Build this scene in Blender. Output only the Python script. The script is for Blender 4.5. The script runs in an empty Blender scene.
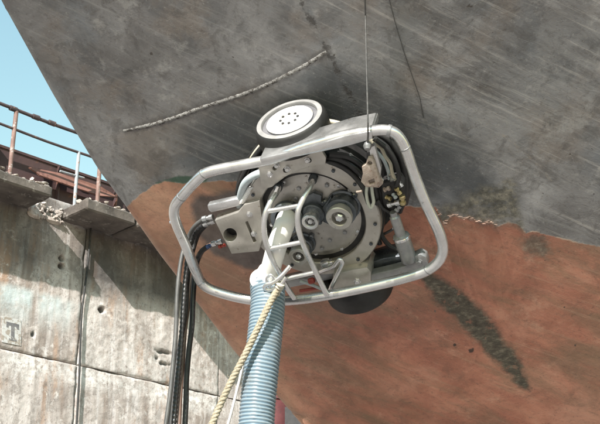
import bpy, bmesh, math, random
import numpy as np
from mathutils import Vector, Matrix
rad = math.radians
random.seed(7)
RNG = np.random.RandomState(11)
S = bpy.context.scene
COL = S.collection

# ------------------------------------------------------------------ camera, sky, sun, exposure
PITCH = rad(22)
CAM = Vector((0, 0, 1.6))
FWD = Vector((0, math.cos(PITCH), math.sin(PITCH)))
UPV = Vector((0, -math.sin(PITCH), math.cos(PITCH)))
RGT = Vector((1, 0, 0))
FPX = 1200.0                       # focal length in pixels of a 600 px wide picture
cd = bpy.data.cameras.new('camera')
cd.lens = 36.0 * FPX / 600.0
cd.sensor_width = 36.0
cd.clip_start = 0.05
cd.clip_end = 2000
cam = bpy.data.objects.new('camera', cd)
cam.location = CAM
cam.rotation_euler = (rad(90) + PITCH, 0, 0)
COL.objects.link(cam)
S.camera = cam

SUN_EL, SUN_AZ = rad(34.4), rad(20.9)      # light travels forward and to the right
sun_dir = Vector((math.sin(SUN_AZ) * math.cos(SUN_EL), math.cos(SUN_AZ) * math.cos(SUN_EL), -math.sin(SUN_EL)))
w = bpy.data.worlds.new('World')
S.world = w
w.use_nodes = True
nt = w.node_tree
sky = nt.nodes.new('ShaderNodeTexSky')
sky.sky_type = 'NISHITA'
sky.sun_disc = False
sky.sun_elevation = SUN_EL
sky.sun_rotation = math.atan2(-sun_dir.x, -sun_dir.y)
sky.air_density = 2.2
sky.dust_density = 0.25
sky.ozone_density = 2.0
bg = nt.nodes['Background']
bg.inputs['Strength'].default_value = 0.105
tint = nt.nodes.new('ShaderNodeMix'); tint.data_type = 'RGBA'; tint.blend_type = 'MULTIPLY'
tint.inputs[0].default_value = 1.0
tint.inputs[7].default_value = (1.0, 1.11, 1.03, 1)      # the pale cyan cast of this sky
nt.links.new(sky.outputs[0], tint.inputs[6])
nt.links.new(tint.outputs[2], bg.inputs['Color'])
ld = bpy.data.lights.new('sun', 'SUN')
ld.energy = 5.0
ld.angle = rad(0.5)
ld.color = (1.0, 0.94, 0.885)
sun = bpy.data.objects.new('sun', ld)
sun.rotation_euler = sun_dir.to_track_quat('-Z', 'Y').to_euler()
sun.location = (-10, -20, 30)
COL.objects.link(sun)
S.view_settings.view_transform = 'Standard'
S.view_settings.look = 'None'
S.view_settings.gamma = 1.0
S.view_settings.exposure = 0.95

# ------------------------------------------------------------------ rays and frames
def ray(x, y):
    return (RGT * (x - 300) - UPV * (y - 212) + FWD * FPX) / FPX

def at_depth(x, y, d):
    return CAM + ray(x, y) * d

LEAN, YAW = rad(54.6), rad(-22)
EN = Vector((math.sin(YAW) * math.cos(LEAN), -math.cos(YAW) * math.cos(LEAN), -math.sin(LEAN)))
E1 = Vector((math.cos(YAW), math.sin(YAW), 0))
E2 = EN.cross(E1)
O = at_depth(312, 217, 5.2)
FR = Matrix(((E1.x, E2.x, EN.x, O.x), (E1.y, E2.y, EN.y, O.y), (E1.z, E2.z, EN.z, O.z), (0, 0, 0, 1)))
FRI = FR.inverted()
CL = FRI @ CAM
R3I = FRI.to_3x3()

def m(x, y, h):                    # a point h above the shell plating, in the hull's own frame
    d = R3I @ ray(x, y)
    k = (h - CL.z) / d.z
    return CL + d * k

def cam_vec(r, u, f):              # a direction given as right / up / toward the viewer -> hull frame
    return (R3I @ (RGT * r + UPV * u - FWD * f)).normalized()

RAD1 = 7.0
def base_h(s, t):
    return -s * s / (2 * RAD1)

def hull_hit(x, y, lift=0.0):
    p = m(x, y, 0)
    for _ in range(8):
        p = m(x, y, base_h(p.x, p.y) + lift)
    return p

# ------------------------------------------------------------------ noise
def vnoise(x, y, seed=0):
    xi = np.floor(x).astype(np.int64); yi = np.floor(y).astype(np.int64)
    fx = x - xi; fy = y - yi
    fx = fx * fx * (3 - 2 * fx); fy = fy * fy * (3 - 2 * fy)
    def hsh(a, b):
        n = (a * 374761393 + b * 668265263 + seed * 1442695041) & 0x7fffffff
        n = ((n ^ (n >> 13)) * 1274126177) & 0x7fffffff
        return ((n ^ (n >> 16)) & 0xffff) / 65535.0
    a = hsh(xi, yi); b = hsh(xi + 1, yi); c = hsh(xi, yi + 1); d = hsh(xi + 1, yi + 1)
    return (a * (1 - fx) + b * fx) * (1 - fy) + (c * (1 - fx) + d * fx) * fy - 0.5

def fbm(x, y, seed=0, octv=4):
    o = 0; amp = 1.0
    for k in range(octv):
        o = o + amp * vnoise(x * 2 ** k, y * 2 ** k, seed + k); amp *= 0.5
    return o

# ------------------------------------------------------------------ materials
def col(c):
    return (c[0], c[1], c[2], 1)

class NT:
    def __init__(self, name):
        self.m = bpy.data.materials.new(name)
        self.m.use_nodes = True
        self.t = self.m.node_tree
        self.b = self.t.nodes['Principled BSDF']
        self.tc = self.t.nodes.new('ShaderNodeTexCoord')
    def n(self, typ, **kw):
        nd = self.t.nodes.new(typ)
        for k, v in kw.items():
            setattr(nd, k, v)
        return nd
    def link(self, a, b):
        self.t.links.new(a, b)
    def mapping(self, scale=(1, 1, 1), rot=(0, 0, 0), loc=(0, 0, 0)):
        mp = self.n('ShaderNodeMapping')
        mp.inputs['Scale'].default_value = scale
        mp.inputs['Rotation'].default_value = rot
        mp.inputs['Location'].default_value = loc
        self.link(self.tc.outputs['Object'], mp.inputs['Vector'])
        return mp.outputs[0]
    def orient(self, deg, long, short, loc=(0, 0, 0)):
        mp = self.n('ShaderNodeMapping', vector_type='TEXTURE')
        mp.inputs['Scale'].default_value = (long, short, 1)
        mp.inputs['Rotation'].default_value = (0, 0, rad(deg))
        mp.inputs['Location'].default_value = loc
        self.link(self.tc.outputs['Object'], mp.inputs['Vector'])
        return mp.outputs[0]
    def noise(self, scale, detail=6, rough=0.6, vec=None, dist=0.0):
        nd = self.n('ShaderNodeTexNoise')
        nd.inputs['Scale'].default_value = scale
        nd.inputs['Detail'].default_value = detail
        nd.inputs['Roughness'].default_value = rough
        nd.inputs['Distortion'].default_value = dist
        self.link(vec if vec is not None else self.tc.outputs['Object'], nd.inputs['Vector'])
        return nd.outputs['Fac']
    def ramp(self, fac, stops):
        r = self.n('ShaderNodeValToRGB')
        e = r.color_ramp.elements
        while len(e) < len(stops):
            e.new(0.5)
        for el, (p, c) in zip(e, stops):
            el.position = p
            el.color = col(c) if not isinstance(c, (int, float)) else (c, c, c, 1)
        self.link(fac, r.inputs['Fac'])
        return r.outputs['Color']
    def rng(self, v, a, b, c=0.0, d=1.0):
        r = self.n('ShaderNodeMapRange')
        r.interpolation_type = 'SMOOTHSTEP'
        for i, x in zip(('From Min', 'From Max', 'To Min', 'To Max'), (a, b, c, d)):
            r.inputs[i].default_value = x
        self.link(v, r.inputs['Value'])
        return r.outputs[0]
    def math(self, op, a, b=0.0):
        r = self.n('ShaderNodeMath', operation=op)
        for i, x in enumerate((a, b)):
            if isinstance(x, (int, float)):
                r.inputs[i].default_value = x
            else:
                self.link(x, r.inputs[i])
        return r.outputs[0]
    def mix(self, fac, a, b, blend='MIX'):
        r = self.n('ShaderNodeMix', data_type='RGBA', blend_type=blend)
        for i, x in ((0, fac), (6, a), (7, b)):
            if isinstance(x, (int, float)):
                r.inputs[i].default_value = x
            elif isinstance(x, (tuple, list)):
                r.inputs[i].default_value = col(x)
            else:
                self.link(x, r.inputs[i])
        return r.outputs[2]
    def attr(self, name):
        a = self.n('ShaderNodeAttribute', attribute_name=name)
        return a.outputs['Fac']
    def bump(self, h, strength, dist, prev=None):
        b = self.n('ShaderNodeBump')
        b.inputs['Strength'].default_value = strength
        b.inputs['Distance'].default_value = dist
        self.link(h, b.inputs['Height'])
        if prev is not None:
            self.link(prev, b.inputs['Normal'])
        return b.outputs[0]
    def out(self, color=None, rough=None, metal=None, normal=None):
        for k, v in (('Base Color', color), ('Roughness', rough), ('Metallic', metal), ('Normal', normal)):
            if v is None:
                continue
            if isinstance(v, (int, float)):
                self.b.inputs[k].default_value = v
            elif isinstance(v, tuple):
                self.b.inputs[k].default_value = col(v)
            else:
                self.link(v, self.b.inputs[k])
        return self.m

def simple(name, c1, c2, scale=20, rough=0.5, metal=0.0, bump=0.15, dist=0.002, rvar=0.15, spots=None, spot_at=0.64):
    t = NT(name)
    f = t.noise(scale, 8, 0.62)
    c = t.ramp(f, [(0.3, c1), (0.7, c2)])
    if spots:
        g = t.noise(scale * 2.3, 6, 0.7, vec=t.mapping(loc=(3.1, 1.7, 9.2)))
        c = t.mix(t.rng(g, spot_at - 0.04, spot_at + 0.05), c, spots)
    r = t.rng(t.noise(scale * 0.7, 5, 0.6), 0.3, 0.7, max(0.05, rough - rvar), min(1, rough + rvar))
    nb = t.bump(t.noise(scale * 6, 5, 0.6), bump, dist)
    return t.out(c, r, metal, nb)

M = {}
M['tube'] = simple('brushed_tube_metal', (.60, .60, .60), (.80, .80, .80), 14, .30, .88, .08, .001, .12, (.30, .27, .24), .68)
M['plate'] = simple('weathered_beige_plate', (.42, .40, .365), (.56, .54, .50), 16, .40, .65, .12, .001, .12, (.20, .15, .10), .66)
M['drum'] = simple('weathered_drum_plate', (.37, .355, .33), (.50, .485, .455), 18, .38, .65, .12, .001, .12, (.12, .10, .08), .65)
M['chrome'] = simple('bright_steel', (.62, .63, .64), (.74, .74, .74), 22, .24, .9, .05, .0006, .1)
M['steel'] = simple('dull_steel', (.27, .28, .29), (.42, .42, .42), 20, .42, .7, .1, .001, .12, (.16, .12, .09), .66)
M['bluesteel'] = simple('dark_blue_steel', (.065, .078, .092), (.15, .165, .18), 26, .34, .7, .1, .001)
M['black'] = simple('black_rubber', (.010, .010, .011), (.028, .027, .026), 24, .55, 0, .15, .001)
M['blackhose'] = simple('black_hose_rubber', (.009, .009, .010), (.028, .028, .028), 18, .46, 0, .12, .001)
M['greyhose'] = simple('grey_hose_rubber', (.045, .045, .045), (.10, .098, .095), 18, .42, 0, .12, .001)
M['brownhose'] = simple('brown_hose_rubber', (.12, .075, .055), (.22, .15, .12), 18, .5, 0, .12, .001)
M['palehose'] = simple('pale_blue_grey_hose', (.36, .42, .44), (.50, .55, .56), 16, .4, 0, .1, .001)
M['cream'] = simple('cream_hose', (.48, .43, .32), (.62, .58, .46), 22, .5, 0, .1, .001)
M['tyre'] = simple('tyre_rubber', (.008, .008, .008), (.020, .020, .019), 18, .6, 0, .2, .0015, .1, (.04, .037, .032), .66)
M['lip'] = simple('grey_tyre_sidewall', (.20, .20, .20), (.31, .305, .30), 18, .55, 0, .1, .001, .1, (.18, .17, .16), .66)
M['groove'] = simple('dark_grey_groove', (.10, .10, .11), (.16, .16, .17), 20, .5, 0, .1, .001)
M['white'] = simple('white_enamel', (.74, .75, .75), (.82, .82, .81), 12, .42, 0, .04, .0006, .1, (.44, .40, .34), .56)
M['pipe'] = simple('white_pipe_plastic', (.68, .675, .65), (.80, .79, .76), 10, .42, 0, .06, .001, .1, (.45, .42, .35), .66)
M['rustblock'] = simple('pinkish_rusty_steel', (.30, .23, .19), (.50, .43, .38), 40, .7, .1, .4, .003, .1, (.18, .09, .055), .62)
M['brass'] = simple('brass', (.36, .29, .14), (.52, .44, .24), 30, .35, .8, .1, .001)
M['red'] = simple('red_fitting', (.24, .035, .025), (.34, .06, .045), 30, .45, 0, .1, .001)
M['blue'] = simple('blue_fitting', (.03, .06, .16), (.05, .09, .22), 30, .45, 0, .1, .001)
M['rope'] = simple('yellow_fibre_rope', (.255, .22, .155), (.42, .375, .285), 60, .85, 0, .5, .002, .1, (.16, .125, .08), .58)
M['cord'] = simple('white_cord', (.55, .54, .50), (.7, .68, .64), 60, .85, 0, .4, .001)
M['wire'] = simple('steel_wire', (.05, .05, .05), (.12, .115, .11), 60, .5, .3, .2, .001)
M['railrust'] = simple('rusted_rail_paint', (.15, .085, .07), (.26, .17, .145), 6, .75, 0, .4, .004, .1, (.36, .33, .31), .60)
M['raildark'] = simple('dark_rail_paint', (.045, .035, .04), (.10, .07, .07), 6, .7, 0, .3, .004, .1, (.22, .12, .08), .62)
M['railgrey'] = simple('grey_post_paint', (.24, .27, .30), (.36, .38, .40), 6, .7, 0, .3, .004, .1, (.30, .15, .09), .60)
M['girder'] = simple('dark_girder_paint', (.035, .020, .022), (.075, .040, .038), 1.6, .7, 0, .4, .01, .1, (.13, .055, .035), .60)
M['flange'] = simple('red_oxide_plate', (.15, .066, .05), (.26, .13, .10), 2.2, .8, 0, .4, .01, .1, (.10, .045, .035), .60)
M['maroon'] = simple('maroon_prop_paint', (.085, .022, .024), (.15, .048, .048), 7, .6, 0, .3, .004, .1, (.07, .03, .03), .60)
M['floor'] = None

# blue suction hose
def hose_mat():
    t = NT('blue_ribbed_hose')
    c = t.ramp(t.noise(7, 6, .6), [(0.3, (.085, .15, .20)), (0.7, (.135, .21, .255))])
    c = t.mix(t.attr('rib'), t.mix(0.7, c, (.015, .05, .09)), t.mix(0.35, c, (.52, .58, .61)))  # sunlit rib tops and shaded gaps painted into the colour
    c = t.mix(t.rng(t.noise(6, 7, .75), .50, .66, 0, .6), c, (.16, .165, .16))
    c = t.mix(t.rng(t.noise(26, 6, .7), .56, .70, 0, .5), c, (.34, .37, .38))
    return t.out(c, t.rng(t.noise(9), .3, .7, .28, .5), 0.0, t.bump(t.noise(90), .1, .001))
M['hose'] = hose_mat()

def concrete(name, dark, light, tint, streak=True):
    t = NT(name)
    big = t.noise(0.9, 8, .62)
    c = t.ramp(big, [(0.3, dark), (0.52, tint), (0.72, light)])
    if streak:   # vertical run-off stains (local z is height)
        bs = t.noise(1.0, 6, .6, vec=t.mapping(scale=(1.6, 1.6, .22), loc=(2, 6, 3)))
        c = t.mix(t.rng(bs, .46, .58, 0, .75), c, (.48, .445, .41))
        bt = t.noise(1.0, 6, .6, vec=t.mapping(scale=(2.2, 2.2, .3), loc=(6, 1, 9)))
        c = t.mix(t.rng(bt, .50, .62, 0, .75), c, (.20, .16, .13))
        # vertical run-off stains (local z is height)
        sv = t.noise(1.0, 7, .65, vec=t.mapping(scale=(5.5, 5.5, .35)))
        c = t.mix(t.rng(sv, .50, .68, 0, .65), c, (.17, .14, .12))
        sw = t.noise(1.0, 7, .6, vec=t.mapping(scale=(7, 7, .5), loc=(4, 2, 7)))
        c = t.mix(t.rng(sw, .52, .68, 0, .6), c, (.60, .58, .565))
        rust = t.noise(1.0, 6, .6, vec=t.mapping(scale=(3.0, 3.0, .5), loc=(9, 5, 1)))
        c = t.mix(t.rng(rust, .53, .68, 0, .6), c, (.36, .22, .135))
    mot = t.noise(3.4, 9, .72, dist=.8)
    c = t.mix(t.rng(mot, .50, .62, 0, .6), c, (.19, .165, .145))
    mo2 = t.noise(4.6, 9, .74, vec=t.mapping(loc=(3, 9, 4)), dist=.6)
    c = t.mix(t.rng(mo2, .53, .64, 0, .55), c, (.56, .535, .505))
    agg = t.n('ShaderNodeTexVoronoi'); agg.inputs['Scale'].default_value = 26
    t.link(t.tc.outputs['Object'], agg.inputs['Vector'])
    c = t.mix(t.math('MULTIPLY', t.rng(agg.outputs['Distance'], .10, .22, 1, 0), t.rng(mot, .46, .58, 0, .7)), c, (.10, .09, .08))
    fine = t.noise(13, 8, .7)
    c = t.mix(t.rng(fine, .54, .66, 0, .65), c, (.14, .115, .10))
    pale = t.noise(6, 7, .7, vec=t.mapping(loc=(11, 3, 5)))
    c = t.mix(t.rng(pale, .58, .68, 0, .65), c, (.60, .58, .54))
    c = t.mix(t.math('MINIMUM', t.math('MULTIPLY', t.attr('pale'), t.rng(t.noise(9, 7, .7), .38, .56)), .92), c, (.62, .61, .58))
    c = t.mix(t.math('MULTIPLY', t.attr('wash'), t.rng(t.noise(2.4, 6, .6), .30, .52)), c, (.48, .57, .57))
    c = t.mix(1.0, c, (1.17, 1.15, 1.17), 'MULTIPLY')
    c = t.mix(t.attr('grime_shade'), c, (.030, .028, .029))
    nb = t.bump(t.noise(40, 8, .7), .5, .01, t.bump(fine, .5, .02))
    return t.out(c, .88, 0.0, nb)
M['wall'] = concrete('stained_dock_concrete', (.20, .172, .152), (.46, .42, .385), (.34, .305, .275))
M['coping'] = simple('dark_coping_concrete', (.055, .046, .040), (.15, .128, .11), 3.0, .9, 0, .6, .012, .05, (.24, .22, .195), .62)
M['broken'] = concrete('broken_pale_concrete', (.22, .19, .155), (.50, .465, .42), (.36, .32, .28), False)

def floor_mat():
    t = NT('dock_floor_concrete')
    c = t.ramp(t.noise(.5, 8, .65), [(0.3, (.165, .145, .135)), (0.7, (.285, .255, .24))])
    c = t.mix(t.rng(t.noise(2.1, 7, .6), .5, .7, 0, .6), c, (.14, .12, .10))
    return t.out(c, .85, 0, t.bump(t.noise(14, 8, .7), .4, .01))
M['floor'] = floor_mat()

# ------------------------------------------------------------------ mesh helpers
class MB:
    def __init__(self):
        self.v = []; self.f = []; self.attr = None
    def add(self, vs, fs):
        k = len(self.v)
        self.v += [tuple(p) for p in vs]
        self.f += [tuple(i + k for i in f) for f in fs]
        return self
    def build(self, name, mat, parent=None, smooth=True, angle=40, origin=None):
        me = bpy.data.meshes.new(name)
        vs = self.v
        if origin is not None:
            o = origin
            vs = [(p[0] - o[0], p[1] - o[1], p[2] - o[2]) for p in vs]
        me.from_pydata(vs, [], self.f)
        bm = bmesh.new(); bm.from_mesh(me)
        bmesh.ops.recalc_face_normals(bm, faces=bm.faces)
        if smooth:
            for f in bm.faces:
                f.smooth = True
            for e in bm.edges:
                if len(e.link_faces) == 2 and e.calc_face_angle(0) > rad(angle):
                    e.smooth = False
        bm.to_mesh(me); bm.free()
        me.materials.append(mat)
        ob = bpy.data.objects.new(name, me)
        COL.objects.link(ob)
        if origin is not None:
            ob.location = origin
        if parent is not None:
            ob.parent = parent
        return ob

def tag(o, label=None, cat=None, group=None, kind=None):
    for k, v in (('label', label), ('category', cat), ('group', group), ('kind', kind)):
        if v:
            o[k] = v
    return o

def thing(name, label, cat, mat=None, loc=None, group=None):
    o = bpy.data.objects.new(name, None)
    o.empty_display_size = .1
    COL.objects.link(o)
    if mat is not None:
        o.matrix_world = mat
    if loc is not None:
        o.location = loc
    return tag(o, label, cat, group)

def smooth_path(pts, n=8, closed=False):
    P = [Vector(p) for p in pts]
    out = []
    N = len(P)
    segs = N if closed else N - 1
    for i in range(segs):
        if closed:
            p0, p1, p2, p3 = P[(i - 1) % N], P[i], P[(i + 1) % N], P[(i + 2) % N]
        else:
            p1, p2 = P[i], P[i + 1]
            p0 = P[i - 1] if i > 0 else p1 * 2 - p2
            p3 = P[i + 2] if i + 2 < N else p2 * 2 - p1
        # centripetal-ish catmull rom
        t0 = 0; t1 = t0 + max(1e-5, (p1 - p0).length) ** .5
        t2 = t1 + max(1e-5, (p2 - p1).length) ** .5; t3 = t2 + max(1e-5, (p3 - p2).length) ** .5
        for k in range(n):
            t = t1 + (t2 - t1) * k / n
            a1 = p0 * ((t1 - t) / (t1 - t0)) + p1 * ((t - t0) / (t1 - t0))
            a2 = p1 * ((t2 - t) / (t2 - t1)) + p2 * ((t - t1) / (t2 - t1))
            a3 = p2 * ((t3 - t) / (t3 - t2)) + p3 * ((t - t2) / (t3 - t2))
            b1 = a1 * ((t2 - t) / (t2 - t0)) + a2 * ((t - t0) / (t2 - t0))
            b2 = a2 * ((t3 - t) / (t3 - t1)) + a3 * ((t - t1) / (t3 - t1))
            out.append(b1 * ((t2 - t) / (t2 - t1)) + b2 * ((t - t1) / (t2 - t1)))
    if not closed:
        out.append(P[-1])
    return out

def resample(pts, step):
    out = [pts[0]]; acc = 0
    for a, b in zip(pts, pts[1:]):
        L = (b - a).length
        if L < 1e-9:
            continue
        d = step - acc
        while d <= L:
            out.append(a.lerp(b, d / L)); d += step
        acc = L - (d - step)
    return out

def frames(pts, closed=False):
    N = len(pts); T = []
    for i in range(N):
        if closed:
            d = pts[(i + 1) % N] - pts[(i - 1) % N]
        else:
            d = pts[min(i + 1, N - 1)] - pts[max(i - 1, 0)]
        T.append(d.normalized())
    a = T[0].orthogonal().normalized()
    A = []
    for i in range(N):
        a = (a - T[i] * a.dot(T[i])).normalized()
        A.append((a.copy(), T[i].cross(a)))
    return T, A

def tube(mb, pts, r, seg=12, closed=False, cap=True):
    pts = [Vector(p) for p in pts]
    T, A = frames(pts, closed)
    N = len(pts)
    rr = r if callable(r) else (lambda i, n: r)
    vs = []
    for i, p in enumerate(pts):
        for k in range(seg):
            q = 2 * math.pi * k / seg
            vs.append(p + (A[i][0] * math.cos(q) + A[i][1] * math.sin(q)) * rr(i, N))
    fs = []
    for i in range(N if closed else N - 1):
        j = (i + 1) % N
        off = 0
        if closed and j == 0:      # match the start ring
            best = min(range(seg), key=lambda o: (vs[i * seg] - vs[o]).length)
            off = best
        for k in range(seg):
            k2 = (k + 1) % seg
            fs.append((i * seg + k, i * seg + k2, j * seg + (k2 + off) % seg, j * seg + (k + off) % seg))
    if cap and not closed:
        fs.append(tuple(range(seg))[::-1])
        fs.append(tuple((N - 1) * seg + k for k in range(seg)))
    return mb.add(vs, fs)

def tube_obj(name, pts, r, mat, parent=None, n=8, seg=12, closed=False, smooth=True, origin=None):
    P = smooth_path(pts, n, closed) if smooth else [Vector(p) for p in pts]
    return tube(MB(), P, r, seg, closed).build(name, mat, parent, True, 50, origin)

def lathe(mb, c, axis, prof, seg=32, phase=0):
    c = Vector(c); z = Vector(axis).normalized()
    a = Vector((0, 1, 0)) if abs(z.y) < .9 else Vector((1, 0, 0))
    x = (a - z * a.dot(z)).normalized(); y = z.cross(x)
    vs = []; idx = []
    for (r, h) in prof:
        if r < 1e-6:
            idx.append([len(vs)]); vs.append(c + z * h)
        else:
            idx.append(list(range(len(vs), len(vs) + seg)))
            for k in range(seg):
                q = 2 * math.pi * k / seg + phase
                vs.append(c + z * h + (x * math.cos(q) + y * math.sin(q)) * r)
    fs = []
    for A, B in zip(idx, idx[1:]):
        for k in range(seg):
            k2 = (k + 1) % seg
            if len(A) == 1 and len(B) == 1:
                continue
            if len(A) == 1:
                fs.append((A[0], B[k], B[k2]))
            elif len(B) == 1:
                fs.append((A[k], B[0], A[k2]))
            else:
                fs.append((A[k], B[k], B[k2], A[k2]))
    return mb.add(vs, fs)

def lathe_obj(name, c, axis, prof, mat, parent, seg=32, angle=35, phase=0):
    return lathe(MB(), c, axis, prof, seg, phase).build(name, mat, parent, True, angle)

def prism_obj(name, pix, h0, h1, mat, parent, holes=(), bevel=.004):
    """plate whose front outline is seen at the given picture points, from h0 to h1 off the shell"""
    bm = bmesh.new()
    loops = [[m(x, y, h1) for x, y in pix]] + [[m(x, y, h1) for x, y in hh] for hh in holes]
    es = []
    for L in loops:
        vs = [bm.verts.new(p) for p in L]
        for i in range(len(vs)):
            es.append(bm.edges.new((vs[i], vs[(i + 1) % len(vs)])))
    outline = list(es)
    if holes:
        bmesh.ops.triangle_fill(bm, use_beauty=True, edges=es)
    else:
        bm.faces.new(bm.verts[:])
    top = list(bm.faces)
    r = bmesh.ops.extrude_face_region(bm, geom=top)
    nv = [g for g in r['geom'] if isinstance(g, bmesh.types.BMVert)]
    for v in nv:
        v.co.z += (h0 - h1)
    bmesh.ops.recalc_face_normals(bm, faces=bm.faces)
    if bevel:
        be = [e for e in bm.edges if len(e.link_faces) == 2 and e.calc_face_angle(0) > rad(30)]
        bmesh.ops.bevel(bm, geom=be, offset=bevel, segments=2, profile=.5, affect='EDGES', clamp_overlap=True)
    me = bpy.data.meshes.new(name)
    for f in bm.faces:
        f.smooth = True
    for e in bm.edges:
        if len(e.link_faces) == 2 and e.calc_face_angle(0) > rad(30):
            e.smooth = False
    bm.to_mesh(me); bm.free()
    me.materials.append(mat)
    ob = bpy.data.objects.new(name, me)
    COL.objects.link(ob); ob.parent = parent
    return ob

def circ(x, y, r, n=20, ry=None):
    return [(x + r * math.cos(2 * math.pi * k / n), y + (ry or r) * math.sin(2 * math.pi * k / n)) for k in range(n)]

# ------------------------------------------------------------------ dock floor
fl = MB().add([(-150, -120, 0), (150, -120, 0), (150, 180, 0), (-150, 180, 0)], [(0, 1, 2, 3)]).build('dock_floor', M['floor'], None, False)
tag(fl, kind='structure')

# ------------------------------------------------------------------ dock wall (local x along the wall, y out of it, z up)
NW = Vector((1, -1, 0)).normalized(); AW = Vector((1, 1, 0)).normalized()
WO = CAM - NW * 17.9; WO.z = 0
WM = Matrix(((AW.x, NW.x, 0, WO.x), (AW.y, NW.y, 0, WO.y), (0, 0, 1, 0), (0, 0, 0, 1)))
WMI = WM.inverted()
def wl(x, y, off=0.0):
    d = ray(x, y)
    k = (off - (CAM - WO).dot(NW)) / d.dot(NW)
    return WMI @ (CAM + d * k)

dock = thing('dock_wall', 'stained grey concrete dock wall with broken coping behind the bow', 'wall', mat=WM)
Z_J = wl(60, 361).z                 # lift joint
Z_TOP = wl(30, 190, 0).z
A_J = wl(80, 330).x                 # vertical joint
def panel(a0, a1, z0, z1, res, seed, holes=(), pale=None, wash=None, rough=1.0, grime_shade=None):
    na = max(2, int((a1 - a0) / res)); nz = max(2, int((z1 - z0) / res))
    aa, zz = np.meshgrid(np.linspace(a0, a1, na), np.linspace(z0, z1, nz))
    a = aa.ravel(); z = zz.ravel()
    d = .012 * fbm(a * 1.3, z * 1.3, seed) + .009 * fbm(a * 7, z * 7, seed + 9, 3) * rough
    board = np.floor((z - z0) / .42)                      # form-board steps
    d += .006 * np.sin(board * 12.9898 + seed)
    e = np.minimum(np.minimum(a - a0, a1 - a), np.minimum(z - z0, z1 - z))
    chip = np.clip(fbm(a * 4, z * 4, seed + 20, 4) + .22, 0, 1) * np.exp(-e / .028) * .05
    d -= chip + .012 * np.exp(-e / .012)
    so = np.zeros_like(a)
    for (ha, hz, hr, hd, sq) in holes:
        q = np.sqrt(((a - ha) / sq) ** 2 + ((z - hz)) ** 2) + .03 * vnoise(a * 18, z * 18, 5)
        g = 1 / (1 + np.exp((q - hr) / .007))
        d -= hd * g
        so = np.maximum(so, .8 * g)  # shade inside the holes painted dark into the colour
    pl = np.zeros_like(a) if pale is None else pale(a, z)
    pl = np.clip(pl + np.clip(chip * 12, 0, .8), 0, 1)
    ws = np.zeros_like(a) if wash is None else wash(a, z)
    if grime_shade is not None:
        so = np.maximum(so, grime_shade(a, z))
    vs = np.stack([a, d, z], 1).tolist()
    n = len(vs)
    fs = [(j * na + i, j * na + i + 1, (j + 1) * na + i + 1, (j + 1) * na + i) for j in range(nz - 1) for i in range(na - 1)]
    ring = [i for i in range(na)] + [j * na + na - 1 for j in range(1, nz)] + [(nz - 1) * na + i for i in range(na - 2, -1, -1)] + [j * na for j in range(nz - 2, 0, -1)]
    vs += [[vs[i][0], -.3, vs[i][2]] for i in ring]
    for k in range(len(ring)):
        k2 = (k + 1) % len(ring)
        fs.append((ring[k], n + k, n + k2, ring[k2]))
    mb = MB(); mb.v = [tuple(p) for p in vs]; mb.f = fs
    ob = mb.build('concrete_panel', M['wall'], dock, True, 60)
    for nm, arr in (('pale', pl), ('wash', ws), ('grime_shade', so)):
        at = ob.data.attributes.new(nm, 'FLOAT', 'POINT')
        full = np.zeros(len(vs), dtype=np.float32); full[:n] = arr
        at.data.foreach_set('value', full)
    return ob

back = MB()
back.add([(-40, -.31, 0), (60, -.31, 0), (60, -.31, Z_TOP), (-40, -.31, Z_TOP), (-40, -4, 0), (60, -4, 0), (60, -4, Z_TOP), (-40, -4, Z_TOP)],
         [(0, 1, 2, 3), (4, 7, 6, 5), (3, 2, 6, 7), (0, 3, 7, 4), (1, 5, 6, 2), (0, 4, 5, 1)])
back.build('wall_core', M['coping'], dock, False)
gap = .024
def hole(x, y, r, d=.12, sq=1.0):
    p = wl(x, y); return (p.x, p.z, r, d, sq)
def pale_low(a, z):                # efflorescence under the lift joint
    d = (Z_J - z)
    return np.clip(1 - np.abs(d - .18) / .30, 0, 1) * np.clip(.55 + 1.5 * fbm(a * .9, z * .4, 77, 3), 0, 1)
zs0 = wl(0, 282).z
def wash_up(a, z):
    d = zs0 - z
    return np.clip(np.minimum((d + .05) / .12, (0.75 - d) / .5), 0, 1) * np.clip((A_J + .35 - a) / .6, 0, 1) * .7 * np.clip(.6 + 1.6 * fbm(a * 5, z * .8, 91, 3), 0, 1)
def grime_shade_up(a, z):                 # old grime, with shade under the coping painted in, on the upper band
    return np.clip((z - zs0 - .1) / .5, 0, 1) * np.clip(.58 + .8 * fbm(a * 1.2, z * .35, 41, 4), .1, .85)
ag0, ag1, zg = wl(58, 200).x, wl(84, 205).x, wl(70, 240).z
def pale_gap(a, z):
    return np.clip(np.minimum(np.minimum(a - ag0, ag1 + .25 - a) / .15, (z - zg) / .4), 0, 1) * np.clip(.75 + fbm(a * 3, z * 3, 61, 4), 0, 1)
aL = A_J - 6.2; aR = A_J + 3.4
panel(aL, A_J - gap / 2, Z_J + gap / 2, Z_TOP, .02, 3, [hole(62, 258, .055), hole(62, 266, .055), hole(33, 334, .05, .04, .7)], pale_gap, wash_up, 1.0, grime_shade_up)
panel(A_J + gap / 2, aR, Z_J + gap / 2, Z_TOP, .02, 8, [hole(102, 310, .06), hole(163, 352, .035, .08, 5), hole(164, 364, .035, .06, 4), hole(157, 358, .03, .05, 2), hole(185, 341, .045, .05)], lambda a, z: .35 * np.clip(1 - (z - Z_J) / 2.2, 0, 1), None, 1.3, grime_shade_up)
panel(aL, A_J - gap / 2, Z_J - 2.4, Z_J - gap / 2, .02, 13, [], pale_low)
panel(A_J + gap / 2, aR, Z_J - 2.4, Z_J - gap / 2, .02, 21, [hole(196, 378, .05, .05)], pale_low, None, 1.2)
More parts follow.
